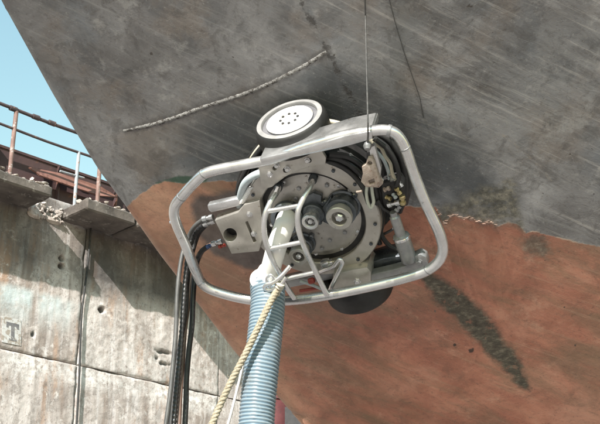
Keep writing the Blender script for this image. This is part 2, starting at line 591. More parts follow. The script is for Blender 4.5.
for (a0, a1, sd) in ((A_J - 16, aL - gap, 30), (aR + gap, A_J + 13, 35), (A_J + 13 + gap, A_J + 24, 38)):
    panel(a0, a1, Z_J + gap / 2, Z_TOP, .25, sd)
    panel(a0, a1, Z_J - 2.4, Z_J - gap / 2, .25, sd + 1)
for k, (a0, a1) in enumerate(((A_J - 16, A_J - gap / 2), (A_J + gap / 2, A_J + 13), (A_J + 13 + gap, A_J + 24))):
    panel(a0, a1, 0, Z_J - 2.4 - gap, .3, 50 + k)

def rough_box(name, a0, a1, y0, y1, z0, z1, mat, seed, amp=.03, res=.05, parent=dock):
    bm = bmesh.new()
    bmesh.ops.create_cube(bm, size=1)
    for v in bm.verts:
        v.co = Vector(((a0 + a1) / 2 + v.co.x * (a1 - a0), (y0 + y1) / 2 + v.co.y * (y1 - y0), (z0 + z1) / 2 + v.co.z * (z1 - z0)))
    bmesh.ops.bevel(bm, geom=bm.edges[:], offset=min(.03, (z1 - z0) * .2), segments=1, affect='EDGES')
    def cut(axis, lo, hi):
        k = int((hi - lo) / res)
        for i in range(1, k):
            no = Vector((0, 0, 0)); no[axis] = 1
            co = Vector((0, 0, 0)); co[axis] = lo + (hi - lo) * i / k
            bmesh.ops.bisect_plane(bm, geom=bm.verts[:] + bm.edges[:] + bm.faces[:], plane_co=co, plane_no=no)
    cut(0, a0, a1); cut(1, y0, y1); cut(2, z0, z1)
    bm.normal_update()
    P = np.array([v.co[:] for v in bm.verts])
    n1 = fbm(P[:, 0] * 5 + P[:, 1] * 3, P[:, 2] * 5 + P[:, 1] * 4, seed, 4)
    for v, q in zip(bm.verts, n1):
        v.co += v.normal * float(q) * amp
    me = bpy.data.meshes.new(name)
    for f in bm.faces:
        f.smooth = True
    for e in bm.edges:
        if len(e.link_faces) == 2 and e.calc_face_angle(0) > rad(38):
            e.smooth = False
    bm.to_mesh(me); bm.free()
    me.materials.append(mat)
    ob = bpy.data.objects.new(name, me)
    COL.objects.link(ob); ob.parent = parent
    return ob

LD = .8
c1t = wl(55, 187.5, LD); c1b = wl(53, 197, LD)
a_e1 = c1b.x; z_b = c1b.z; z_t = c1t.z
c2 = wl(86, 213, LD)
a_e2 = c2.x
rough_box('coping_block', a_e1 - 4.5, a_e1, -.5, LD, z_b, z_t, M['coping'], 4, .035, .07)
a_e3 = wl(112, 226).x
rough_box('coping_block', a_e2, a_e3 - .02, -.5, LD, z_b - .02, z_t + .01, M['coping'], 6, .035, .07)
rough_box('coping_block', a_e3 + .02, a_e3 + 3.6, -.5, 1.40, z_b - .03, z_t + .01, M['coping'], 7, .035, .07)  # mostly hidden behind the bow, extra overhang made up to cast a wall shadow
rough_box('coping_block', a_e3 + 3.64, a_e3 + 12, -.5, LD, z_b, z_t, M['coping'], 9, .03, .3)
rough_box('coping_block', a_e1 - 12, a_e1 - 4.54, -.5, LD, z_b, z_t, M['coping'], 12, .03, .3)
# broken stretch between the two coping blocks
rough_box('broken_coping', a_e1 + .01, a_e2 - .01, -.5, .03, z_b - .12, z_t - .02, M['broken'], 15, .10, .045)
# crumbling mortar and stones along the top of the coping
rub = MB()
def rock(mb, c, s):
    bm = bmesh.new()
    bmesh.ops.create_icosphere(bm, subdivisions=1, radius=1)
    vs = []
    for v in bm.verts:
        j = 1 + random.uniform(-.35, .3)
        vs.append(Vector((v.co.x * s[0] * j, v.co.y * s[1] * j, v.co.z * s[2] * j)) + Vector(c))
    fs = [tuple(v.index for v in f.verts) for f in bm.faces]
    bm.free()
    mb.add(vs, fs)
for k in range(300):
    a = a_e1 - 4 + (k % 150) * .056 + random.uniform(-.03, .03)
    if a_e1 - .03 < a < a_e2 + .03:
        continue
    if vnoise(np.array([a * 2.2]), np.array([k // 150 + .5]), 4)[0] < -.18:
        continue
    rock(rub, (a, LD - .06 - random.uniform(0, .3), z_t + random.uniform(.01, .07)), (random.uniform(.03, .11), random.uniform(.03, .07), random.uniform(.02, .06)))
for k in range(60):
    rock(rub, (random.uniform(a_e1, a_e2), random.uniform(.0, .06), random.uniform(z_b - .1, z_t)), [random.uniform(.02, .06) for _ in range(3)])
tag(rub.build('rubble', M['broken'], dock, False), kind='stuff')

# painted letter on its pale patch
def wall_flat(name, polys, mat, off):
    mb = MB()
    for P in polys:
        n = len(mb.v)
        vs = [wl(x, y, off) for x, y in P]
        mb.add(vs, [tuple(range(len(vs)))])
        back_v = [v - Vector((0, .012, 0)) for v in vs]
        b = len(mb.v); mb.add(back_v, [])
        L = len(vs)
        mb.f += [(n + i, n + (i + 1) % L, b + (i + 1) % L, b + i) for i in range(L)]
    return mb.build(name, mat, dock, False)
pw = simple('faded_white_paint', (.44, .435, .42), (.56, .56, .55), 5, .9, 0, .5, .006, .05, (.30, .26, .22), .52)
pd = simple('faded_grey_letter_paint', (.10, .10, .105), (.22, .21, .21), 8, .9, 0, .5, .006, .05, (.38, .365, .34), .60)
wall_flat('painted_patch', [[(2, 316), (21, 320), (21, 346), (2, 342)]], pw, .011)
wall_flat('painted_letter', [[(6.5, 321.5), (19, 324.5), (19, 330), (17, 329), (16, 326.8), (14.4, 326.5), (14.4, 339), (16.5, 340), (16.5, 341.5), (9, 340), (9, 338.4), (11, 338.4), (11, 325.5), (9, 325.4), (8, 327.5), (6.5, 327)]], pd, .0145)

# ------------------------------------------------------------------ girder and railing on top of the wall
gp = wl(40, 158, -.7)
girder = thing('steel_girder', 'long dark rusty steel girder lying along the top of the dock wall', 'girder', mat=WM)
gt = wl(20, 153.5, -.3).z; gb = z_t - .05
mb = MB()
def box(mb, a0, a1, y0, y1, z0, z1):
    mb.add([(a0, y0, z0), (a1, y0, z0), (a1, y1, z0), (a0, y1, z0), (a0, y0, z1), (a1, y0, z1), (a1, y1, z1), (a0, y1, z1)],
           [(0, 3, 2, 1), (4, 5, 6, 7), (0, 1, 5, 4), (1, 2, 6, 5), (2, 3, 7, 6), (3, 0, 4, 7)])
    return mb
A0, A1 = a_e1 - 12, a_e1 + 16
box(MB(), A0, A1, -.36, -.32, gb, gt).build('web', M['girder'], girder, False)
box(MB(), A0, A1, -.62, -.30, gt, gt + .05).build('top_flange', M['girder'], girder, False)
box(MB(), A0, A1, -.62, -.20, gb - .04, gb).build('bottom_flange', M['girder'], girder, False)
for k in range(14):
    a = a_e1 - 6 + k * 1.35
    box(MB(), a, a + .03, -.318, -.22, gb, gt - .002).build('stiffener', M['girder'], girder, False)
pa = wl(30, 168, -.1)
plate = MB()
q = [wl(29, 167, -.15), wl(60, 173, -.15), wl(100, 186, -.15), wl(118, 197, -.15), wl(100, 195.5, -.05), wl(60, 182, -.05), wl(40, 175, -.05)]
n = len(q)
plate.add(q + [p + Vector((0, -.03, -.01)) for p in q], [tuple(range(n)), tuple(range(2 * n - 1, n - 1, -1))] + [(i, (i + 1) % n, n + (i + 1) % n, n + i) for i in range(n)])
tag(plate.build('loose_plate', M['flange'], None, False), 'fallen red oxide steel plate leaning on the girder behind the railing', 'steel plate')
bpy.data.objects['loose_plate'].matrix_world = WM

rail = thing('railing', 'rusty two bar guard railing along the top of the dock wall', 'railing', mat=WM)
YR = .18
def ral(x, y):
    return wl(x, y, YR)
p0, p1 = ral(0, 106.5), ral(69, 127); q0, q1 = ral(0, 126), ral(80, 151)
def ext(a, b, k0, k1):
    d = (b - a); return [a - d * k0, a, a.lerp(b, .5), b, b + d * k1]
zt_r = (p0.z + p1.z) / 2; zm_r = (q0.z + q1.z) / 2
def bar(z, r, mat, sag):
    pts = []
    for k in range(24):
        a = A0 + (A1 - A0) * k / 23
        pts.append(Vector((a, YR, z + sag * math.sin(a * 2.1))))
    return tube_obj('rail_bar', pts, r, mat, rail, 4, 8)
bar(zt_r, .034, M['raildark'], .012)
bar(zm_r, .026, M['raildark'], .012)
def post(x, ytop, ybot, mat, r=.042):
    b = ral(x, ybot)
    zt = ral(x, ytop).z
    ob = tube_obj('post', [Vector((b.x, YR, z_t - .02)), Vector((b.x, YR, (zt + z_t) / 2)), Vector((b.x + .01, YR, zt))], r, mat, rail, 3, 10)
    return b.x
a1 = post(10.5, 109, 166, M['railrust'])
a2 = post(76, 151, 184, M['railgrey'], .034)
a3 = post(98, 135, 192, M['railrust'])
sp = a3 - a1
for k in (-2, -1, 2, 3, 4):
    post_x = a1 + sp * k
    tube_obj('post', [Vector((post_x, YR, z_t - .02)), Vector((post_x, YR, (zt_r + z_t) / 2)), Vector((post_x, YR, zt_r))], .042, M['railrust'], rail, 3, 10)
tube_obj('cross_bar', [ral(60, 171), ral(72, 174.5), ral(84, 178)], .02, M['railgrey'], rail, 3, 8)
for (x, y) in ((36, 117), (52, 121), (13, 111)):
    c = ral(x, y)
    lathe_obj('rail_clamp', Vector((c.x, YR, zt_r)), (1, 0, 0), [(0, -.07), (.05, -.07), (.05, .07), (0, .07)], M['raildark'], rail, 10)

# drain cable hanging down the wall face
pts = [wl(x, y, .06) for x, y in ((91, 226), (88, 262), (84.5, 290), (82, 310), (80.5, 340), (79.5, 370), (78, 400), (76.5, 424), (75, 450), (74, 500))]
hc = tube_obj('hanging_cable', pts, .020, M['black'], None, 6, 8)
hc.matrix_world = WM
tag(hc, 'thin dark cable hanging straight down the concrete dock wall', 'cable')

# ------------------------------------------------------------------ ship hull
ship = thing('ship', 'grey and red ship bow overhanging the dock with worn patchy paint', 'ship', mat=FR)
STEM_PX = [(x - 8, y) for x, y in ((-14, -26), (0, 2), (54, 99), (100, 175), (127, 211), (161, 259), (200, 309), (240, 361), (272, 393), (293, 417), (330, 460))]
ST = [hull_hit(x, y) for x, y in STEM_PX]
ts = np.array([p.y for p in ST])[::-1]; ss = np.array([p.x for p in ST])[::-1]
def stem_s(t):
    r = np.interp(t, ts, ss)
    lo = (ss[1] - ss[0]) / (ts[1] - ts[0]); hi = (ss[-1] - ss[-3]) / (ts[-1] - ts[-3])
    r = np.where(t < ts[0], ss[0] + (t - ts[0]) * lo, r)
    return np.where(t > ts[-1], ss[-1] + (t - ts[-1]) * hi, r)
tv = np.concatenate([np.linspace(-2.6, -1.15, 12)[:-1], np.arange(-1.15, 1.2, .0095), np.linspace(1.2, 3.2, 16)[1:]])
# smooth the stem line a little
sv = stem_s(tv)
kern = np.ones(9) / 9
sv_s = np.convolve(np.pad(sv, 4, mode='edge'), kern, 'valid'); sv_s[:12] = sv[:12]; sv_s[-17:] = sv[-17:]
sv = sv_s
RS = .10
arc = [(RS - RS * math.cos(q), -(RS - RS * math.sin(q))) for q in np.linspace(-.25, math.pi / 2, 12)][:-1]
xs_far = np.concatenate([np.arange(RS, 3.15, .0095), np.linspace(3.15, 6.5, 18)[1:]])
rows = []
prof = [(5.0, -3.4), (2.0, -1.3), (.5, -.30)] + arc
nx = len(prof) + len(xs_far)
X = np.array([p[0] for p in prof] + xs_far.tolist()); HO = np.array([p[1] for p in prof] + [0] * len(xs_far))
SS = sv[:, None] + X[None, :]
TT = np.repeat(tv[:, None], nx, 1)
HH = -SS ** 2 / (2 * RAD1) + HO[None, :]
mask = (X >= .02)[None, :]
dent = .0022 * vnoise(SS * 2.6 + 7, TT * 2.6, 3) + .0012 * vnoise(SS * 6.2, TT * 6.2, 5) + .0004 * vnoise(SS * 19, TT * 19, 8)
HH = HH + dent * mask
vs = np.stack([SS.ravel(), TT.ravel(), HH.ravel()], 1)
ny = len(tv)
fs = [(j * nx + i, j * nx + i + 1, (j + 1) * nx + i + 1, (j + 1) * nx + i) for j in range(ny - 1) for i in range(nx - 1)]
fs += [(j * nx + nx - 1, j * nx, (j + 1) * nx, (j + 1) * nx + nx - 1) for j in range(ny - 1)]
fs.append(tuple(range(nx))); fs.append(tuple((ny - 1) * nx + i for i in range(nx))[::-1])

def sdf_line(P, L):                # distance to a polyline
    d = np.full(len(P), 1e9)
    for a, b in zip(L, L[1:]):
        a = np.array(a); b = np.array(b); ab = b - a
        k = np.clip(((P - a) @ ab) / (ab @ ab), 0, 1)
        d = np.minimum(d, np.linalg.norm(P - a - k[:, None] * ab, axis=1))
    return d
def inside(P, L):
    c = np.zeros(len(P), bool)
    x, y = P[:, 0], P[:, 1]
    for a, b in zip(L, L[1:] + L[:1]):
        cond = (a[1] > y) != (b[1] > y)
        with np.errstate(divide='ignore', invalid='ignore'):
            xx = (b[0] - a[0]) * (y - a[1]) / (b[1] - a[1] if b[1] != a[1] else 1e-9) + a[0]
        c ^= cond & (x < xx)
    return c
def st(px):
    return [(lambda p: (p.x, p.y))(hull_hit(x, y)) for x, y in px]
def sdf_poly(P, px):
    L = st(px)
    d = sdf_line(P, L + L[:1])
    return np.where(inside(P, L), -d, d)
P2 = vs[:, :2].copy()
WLINE = [(60, 285), (100, 240), (128, 206), (140, 195), (152, 186), (164, 181), (188, 184), (215, 181), (250, 182), (300, 190), (350, 199), (400, 206), (436, 207), (444, 224), (450, 216), (455, 215), (462, 219), (470, 217), (482, 223), (490, 221), (497, 226), (508, 222), (518, 224), (526, 233), (533, 231), (545, 235), (560, 238), (578, 243), (600, 247), (680, 262), (800, 285)]
wst = st(WLINE)
dl = sdf_line(P2, wst)
red_poly = wst + [(9, wst[-1][1]), (9, -9), (-9, -9), (-9, wst[0][1])]
redd = np.where(inside(P2, red_poly), -dl, dl)
A = {
    'red': redd,
    'streak': sdf_poly(P2, [(412, 262), (430, 272), (450, 281), (485, 310), (505, 340), (522, 362), (531, 393), (521, 386), (495, 362), (470, 335), (445, 310), (427, 290)]),
    'moss': sdf_poly(P2, [(443, 207), (453, 198), (483, 187), (510, 178), (520, 205), (524, 232), (513, 222), (497, 226), (477, 222), (457, 216), (445, 228), (437, 217)]),
    'moss_low': sdf_poly(P2, [(520, 236), (533, 234), (545, 240), (557, 250), (547, 260), (530, 258), (517, 247)]),
    'green': sdf_poly(P2, [(150, 186), (163, 179), (175, 176), (192, 175), (212, 176), (206, 183), (188, 184.5), (166, 182)]),
    'drum_patch': sdf_poly(P2, [(189, 205), (200, 196), (225, 190), (255, 188), (275, 205), (275, 262), (255, 270), (235, 265), (214, 254), (197, 234)]),
    'seam': sdf_line(P2, st([(297, -10), (303, 8), (318, 30), (328, 52), (338, 72), (346, 88), (356, 108), (366, 128)])),
    'seam_low': sdf_line(P2, st([(480, 120), (505, 136), (525, 152), (545, 172), (558, 190)])),
    'bead': sdf_line(P2, st([(125, 130), (160, 122), (200, 108), (240, 95), (280, 78), (327, 51)])),
    'pits': np.minimum(sdf_poly(P2, [(453, 343), (456, 343), (457, 346), (454, 347)]), sdf_poly(P2, [(468, 350), (473, 348), (475, 351), (470, 354)])),
    'bleach': np.minimum(sdf_poly(P2, [(310, -30), (440, -30), (430, 60), (390, 90), (340, 60)]), sdf_poly(P2, [(470, 50), (600, 40), (620, 120), (560, 140), (510, 120)])),
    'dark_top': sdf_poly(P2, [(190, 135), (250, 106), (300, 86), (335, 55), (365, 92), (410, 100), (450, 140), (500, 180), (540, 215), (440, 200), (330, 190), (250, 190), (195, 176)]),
}

def hull_mat():
    t = NT('hull_paint')
    F = t.attr
    def edge(name, amp=.03, scale=18, w=.006, off=0.0):
        nz = t.noise(scale, 7, .65)
        d = t.math('ADD', F(name), t.math('MULTIPLY', t.math('SUBTRACT', nz, .5), amp * 2))
        return t.rng(d, off - w, off + w, 1, 0), d
    # grey topside paint: mottled, brushed along a diagonal
    diag = t.orient(-47, 1.0, .17)
    fine_d = t.orient(-44, 1.9, .06)
    g1 = t.noise(1.7, 9, .62, dist=.4)
    grey = t.ramp(g1, [(0.32, (0.097, 0.090, 0.088)), (0.45, (0.168, 0.158, 0.156)), (0.56, (0.241, 0.231, 0.230)), (0.70, (0.366, 0.350, 0.347))])
    sx0 = t.n('ShaderNodeSeparateXYZ'); t.link(t.tc.outputs['Object'], sx0.inputs[0])
    rside = t.rng(t.math('ADD', sx0.outputs['X'], t.math('MULTIPLY', t.noise(1.2, 4, .5), .8)), .2, 1.2, .25, 1)
    lt, _ = edge('bleach', .40, 2.4, .16)
    grey = t.mix(t.math('MULTIPLY', lt, .55), grey, (.225, .224, .225))
    blo = t.noise(3.2, 8, .66, vec=t.mapping(loc=(9, 4, 2)), dist=.8)
    grey = t.mix(t.rng(blo, .50, .62, 0, .5), grey, (.075, .075, .078))
    gd = t.noise(1.6, 8, .65, vec=diag)
    grey = t.mix(t.math('MULTIPLY', t.rng(gd, .48, .68, 0, .55), rside), grey, (0.366, 0.350, 0.344))
    gdd = t.noise(2.2, 8, .65, vec=t.orient(-50, 1.0, .14, (5, 9, 0)))
    grey = t.mix(t.math('MULTIPLY', t.rng(gdd, .51, .68, 0, .65), rside), grey, (0.085, 0.077, 0.073))
    br = t.noise(2.6, 8, .68, vec=t.mapping(loc=(7, 2, 0)))
    grey = t.mix(t.rng(br, .50, .66, 0, .55), grey, (0.197, 0.157, 0.129))
    bl = t.noise(1.4, 6, .6, vec=t.mapping(loc=(1, 8, 0)))
    grey = t.mix(t.rng(bl, .52, .66, 0, .5), grey, (0.212, 0.228, 0.248))
    sc = t.noise(3.0, 6, .75, vec=fine_d)
    grey = t.mix(t.math('MULTIPLY', t.rng(sc, .54, .70, 0, .45), rside), grey, (0.527, 0.490, 0.455))
    sp = t.noise(34, 7, .75)
    grey = t.mix(t.rng(sp, .60, .72, 0, .55), grey, (0.073, 0.063, 0.055))
    grey = t.mix(t.rng(t.noise(22, 6, .75, vec=t.mapping(loc=(3, 3, 1))), .66, .74, 0, .55), grey, (0.424, 0.392, 0.358))
    gm = t.noise(11, 8, .72, dist=.6)
    grey = t.mix(t.rng(gm, .50, .64, 0, .5), grey, (0.080, 0.073, 0.069))
    gn = t.noise(8, 8, .74, vec=t.mapping(loc=(5, 5, 2)))
    grey = t.mix(t.rng(gn, .54, .66, 0, .45), grey, (0.380, 0.361, 0.344))
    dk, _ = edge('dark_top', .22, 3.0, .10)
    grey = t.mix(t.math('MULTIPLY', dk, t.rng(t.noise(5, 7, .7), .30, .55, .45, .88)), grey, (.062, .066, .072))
    # red anti-fouling
    r1 = t.noise(2.3, 9, .64, dist=.5)
    red = t.ramp(r1, [(0.32, (0.197, 0.084, 0.055)), (0.45, (0.329, 0.137, 0.091)), (0.56, (0.439, 0.199, 0.135)), (0.70, (0.497, 0.280, 0.196))])
    rd = t.noise(2.0, 8, .65, vec=t.orient(-38, 1.0, .22, (2, 5, 0)))
    red = t.mix(t.rng(rd, .48, .66, 0, .65), red, (0.227, 0.147, 0.094))
    r3 = t.noise(2.4, 8, .66, vec=t.mapping(loc=(6, 4, 0)))
    red = t.mix(t.rng(r3, .52, .68, 0, .55), red, (0.541, 0.287, 0.207))
    red = t.mix(t.rng(t.noise(30, 7, .75), .60, .72, 0, .5), red, (0.146, 0.077, 0.055))
    red = t.mix(t.rng(t.noise(16, 6, .75, vec=t.mapping(loc=(8, 1, 0))), .67, .74, 0, .5), red, (0.556, 0.336, 0.234))
    red = t.mix(t.rng(gm, .50, .66, 0, .5), red, (0.176, 0.087, 0.061))
    red = t.mix(t.rng(gn, .55, .68, 0, .45), red, (0.527, 0.308, 0.220))
    rb = t.noise(1.5, 7, .62, vec=t.orient(-42, 1.0, .30, (7, 7, 0)), dist=.5)
    red = t.mix(t.rng(rb, .46, .62, 0, .6), red, (.165, .110, .072))
    rc = t.noise(2.6, 7, .66, vec=t.orient(-42, 1.0, .4, (1, 3, 0)))
    red = t.mix(t.rng(rc, .50, .64, 0, .5), red, (.33, .125, .085))
    # sandier brown towards the stem
    sx = t.n('ShaderNodeSeparateXYZ'); t.link(t.tc.outputs['Object'], sx.inputs[0])
    left = t.math('ADD', sx.outputs['X'], t.math('MULTIPLY', t.math('SUBTRACT', t.noise(3), .5), .5))
    red = t.mix(t.rng(left, -.60, -.15, .45, 0), red, t.mix(t.rng(r1, .35, .65), (0.293, 0.175, 0.117), (0.527, 0.343, 0.237)))
    mr, dr = edge('red', .014, 22, .004)
    c = t.mix(mr, grey, red)
    gr1 = t.noise(55, 5, .8)
    c = t.mix(t.rng(gr1, .54, .68, 0, .40), c, (.055, .042, .036))
    gr2 = t.noise(70, 5, .8, vec=t.mapping(loc=(2, 7, 3)))
    c = t.mix(t.rng(gr2, .58, .70, 0, .38), c, t.mix(mr, (.42, .41, .39), (.52, .31, .22)))
    scr = t.noise(2.5, 5, .7, vec=t.orient(-37, 2.2, .06, (3, 1, 0)))
    c = t.mix(t.rng(scr, .54, .68, 0, .22), c, t.mix(mr, (.40, .39, .37), (.50, .32, .23)))
    c = t.mix(1.0, c, t.mix(mr, (1.06, 1.09, 1.13), (1.05, 1.03, 1.02)), 'MULTIPLY')
    # pale curling paint edge, only where paint has broken off
    ed = t.math('ABSOLUTE', dr)
    part = t.rng(t.noise(9, 4, .5), .48, .58)
    rt = t.rng(sx.outputs['X'], .35, .55, 0, 1)
    rt2 = t.rng(sx.outputs['X'], 1.02, 1.15, 1, 0)
    lip = t.math('MULTIPLY', t.rng(ed, .0, .0065, 1, 0), t.math('MULTIPLY', part, t.math('MULTIPLY', rt, rt2)))
    c = t.mix(t.math('MULTIPLY', lip, .65), c, (.46, .36, .29))
    # weedy growth, worn patches and the dark patch by the drum
    mo = t.ramp(t.noise(26, 7, .75), [(0.36, (.05, .047, .038)), (0.5, (.12, .112, .09)), (0.62, (.25, .23, .185))])
    mm, _ = edge('moss', .08, 9, .026)
    ml, _ = edge('moss_low', .08, 11, .026, -.006)
    c = t.mix(t.math('MULTIPLY', mm, t.rng(t.noise(19, 6, .72, vec=t.mapping(loc=(6, 4, 0))), .36, .52, .35, .9)), c, mo)
    c = t.mix(t.math('MULTIPLY', ml, .75), c, mo)
    sd, _ = edge('streak', .055, 11, .022, -.004)
    sm = t.ramp(t.noise(30, 8, .75, vec=t.mapping(scale=(1, 1.6, 1))), [(0.34, (.022, .021, .015)), (0.52, (.070, .066, .048)), (0.68, (.20, .185, .14))])
    c = t.mix(t.math('MULTIPLY', sd, t.rng(t.noise(21, 6, .7, vec=t.mapping(loc=(4, 4, 0))), .32, .44, .45, .96)), c, sm)
    gr, _ = edge('green', .016, 14, .006, -.004)
    c = t.mix(t.math('MULTIPLY', gr, t.rng(t.noise(8, 5, .6), .36, .5, .5, .9)), c, (.035, .088, .055))
    drp, _ = edge('drum_patch', .04, 8, .02)  # dark grey-brown patch left of the drum
    c = t.mix(t.math('MULTIPLY', drp, .92), c, t.ramp(t.noise(9, 7, .7), [(0.35, (.055, .045, .043)), (0.65, (.13, .11, .105))]))
    # gouged seams
    se = t.math('MULTIPLY', t.rng(t.math('ADD', F('seam'), t.math('MULTIPLY', t.math('SUBTRACT', t.noise(20, 7, .75), .5), .10)), .0, .014, 1, 0), t.rng(t.noise(14, 4, .6), .38, .52))
    c = t.mix(t.math('MULTIPLY', se, .8), c, (.035, .03, .028))
    s2 = t.rng(t.math('ADD', F('seam_low'), t.math('MULTIPLY', t.math('SUBTRACT', t.noise(30, 6, .7), .5), .05)), -.004, .006, 1, 0)
    c = t.mix(t.math('MULTIPLY', s2, .5), c, (.34, .30, .26))
    bd = t.rng(t.math('ADD', F('bead'), t.math('MULTIPLY', t.math('SUBTRACT', t.noise(24, 6, .7), .5), .04)), .005, .03, 1, 0)
    c = t.mix(t.math('MULTIPLY', bd, .5), c, (.055, .05, .048))
    pt, _ = edge('pits', .012, 30, .003)
    c = t.mix(t.math('MULTIPLY', pt, .9), c, (.03, .022, .018))
    chp = t.noise(19, 3, .55, vec=t.mapping(loc=(13, 2, 5)))
    c = t.mix(t.rng(chp, .745, .76, 0, .8), c, t.mix(mr, (.34, .33, .31), (.12, .10, .085)))
    chq = t.noise(27, 3, .5, vec=t.mapping(loc=(1, 12, 5)))
    c = t.mix(t.rng(chq, .75, .765, 0, .8), c, (.05, .038, .032))
    # relief
    h = t.math('ADD', t.math('MULTIPLY', sp, .5), t.math('MULTIPLY', t.math('ADD', mr, t.math('MULTIPLY', sd, -1.2)), .6))
    h = t.math('ADD', h, t.math('MULTIPLY', se, -1.0))
    nb = t.bump(gd, .35, .010)
    nb = t.bump(gm, .5, .006, nb)
    nb = t.bump(h, .6, .004, nb)
    nb = t.bump(t.noise(90, 6, .7), .35, .0015, nb)
    return t.out(c, t.rng(t.noise(5, 6, .6), .3, .7, .40, .66), 0.0, nb)
mb = MB(); mb.v = [tuple(p) for p in vs.tolist()]; mb.f = fs
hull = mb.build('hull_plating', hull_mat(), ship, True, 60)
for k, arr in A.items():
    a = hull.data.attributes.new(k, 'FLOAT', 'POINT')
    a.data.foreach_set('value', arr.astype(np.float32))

# raised weld bead
bead_m = simple('pale_weld_bead', (.15, .145, .14), (.32, .315, .305), 26, .7, .1, 1.0, .008, .1, (.07, .062, .056), .53)
P = resample(smooth_path([hull_hit(x, y, -.0065) for x, y in ((124, 130.5), (142, 126.5), (160, 122), (180, 115.5), (200, 108), (220, 101.5), (240, 95), (262, 86.5), (280, 78), (305, 65), (327, 51))], 12), .006)
ph = [random.uniform(.7, 1.3) for _ in P]
def br(i, n):
    e = min(1, i / 30 + .3, (n - 1 - i) / 8 + .4)
    return .0128 * (.62 + .38 * e) * (.90 + .06 * math.sin(i * .9 + 3 * math.sin(i * .13))) * (.78 + .22 * ph[i])
tube(MB(), P, br, 8).build('weld_bead', bead_m, ship, True, 70)
# curled flakes of paint along the boundary
fk = MB()
for k in range(30):
    x = 437 + (527 - 437) * k / 45 + random.uniform(-1, 1)
    ys = np.interp(x, [q[0] for q in WLINE], [q[1] for q in WLINE])
    p = hull_hit(x, ys + random.uniform(-1.0, 1.0), .002)
    a = random.uniform(-.5, .5); L = random.uniform(.004, .014); W = random.uniform(.002, .0045)
    dx = Vector((math.cos(a), math.sin(a), 0)) * L; dy = Vector((-math.sin(a), math.cos(a), 0)) * W
    up = Vector((0, 0, random.uniform(.003, .008)))
    q = [p - dx, p + dx, p + dx + dy + up, p - dx * .7 + dy * 1.4 + up]
    fk.add(q + [v + Vector((0, 0, -.0012)) for v in q], [(0, 1, 2, 3), (7, 6, 5, 4), (0, 4, 5, 1), (1, 5, 6, 2), (2, 6, 7, 3), (3, 7, 4, 0)])
tag(fk.build('paint_flakes', simple('pale_paint_chips', (.30, .19, .15), (.48, .36, .29), 50, .8), ship, False), kind='stuff')

# ------------------------------------------------------------------ hull cleaning machine
rob = thing('hull_cleaning_machine', 'wheeled steel hull cleaning machine with round drum clinging to the ship bow', 'machine', mat=FR)
FH = .34
fpx = [(300, 148.5), (274, 158.5), (244, 164.5), (214, 170.5), (204, 174), (196, 181), (181.5, 197), (175.5, 205), (174, 213), (176.5, 224), (186, 246), (197, 274), (201, 282), (208, 288), (227.5, 295), (252, 300), (276, 301),
       (300, 299.5), (326, 295.5), (366, 287.5), (409, 277), (428, 270), (439, 261), (443, 250), (440.5, 236), (427, 206), (415.5, 178), (405, 148), (400, 138.5), (394, 132.5), (384, 130), (371, 131), (345, 135.5), (322, 142)]
tube_obj('frame', [m(x, y, FH) for x, y in fpx], .0215, M['tube'], rob, 6, 16, closed=True)
# top channel with broad upper face
prism_obj('top_channel', [(259, 159), (300, 149.5), (322, 143), (345, 136), (368, 131.5), (372, 131.5), (372.5, 139.5), (345, 147), (322, 152), (300, 156.5), (261, 163.5)], .22, .366, M['tube'], rob, bevel=.006)
DC = m(312.5, 218, .22)
def dpx(r, ang, h):
    return Vector((DC.x + r * math.cos(ang), DC.y + r * math.sin(ang), h))
Z3 = (0, 0, 1)
D0 = Vector((DC.x, DC.y, 0))
lathe_obj('skirt', D0, Z3, [(.20, .02), (.285, .02), (.295, .035), (.292, .19), (.28, .2), (.2, .2)], M['black'], rob, 64)
lathe_obj('flange_ring', D0, Z3, [(.222, .185), (.283, .185), (.286, .19), (.286, .222), (.282, .227), (.226, .227), (.222, .223), (.222, .185)], M['plate'], rob, 96)
lathe_obj('drum_plate', D0, Z3, [(.2225, .186), (.222, .196), (.200, .200), (.176, .214), (.168, .216), (.03, .216), (0, .216)], M['drum'], rob, 96)
bolt_me = {}
def bolt(p, r=.009, axis=Z3, mat='steel', h=.01):
    key = (round(r, 4), round(h, 4), mat)
    if key not in bolt_me:
        b = MB()
        lathe(b, (0, 0, 0), Z3, [(0, 0), (r * 1.35, 0), (r * 1.35, h * .25), (r, h * .25), (r, h * .9), (r * .8, h), (0, h)], 6)
        bolt_me[key] = b.build('bolt', M[mat], rob, True, 30)
        o = bolt_me[key]
    else:
        o = bolt_me[key].copy(); COL.objects.link(o); o.parent = rob
    o.location = p
    o.rotation_euler = Vector(axis).to_track_quat('Z', 'Y').to_euler()
    o.rotation_euler.rotate_axis('Z', random.uniform(0, 1))
    return o
for k in range(16):
    q = 2 * math.pi * (k + .35) / 16
    bolt(dpx(.262, q, .231), .0062, Z3, 'bluesteel', .005)
for k in range(10):
    q = 2 * math.pi * (k + .1) / 10
    bolt(dpx(.192, q, .205), .006, Z3, 'chrome', .007)
for x, y in ((299, 188), (316, 197), (296, 198), (327, 185), (290, 203), (345, 232), (350, 190), (330, 240), (322, 248)):
    bolt(m(x, y, .216), .008, Z3, 'steel', .009)

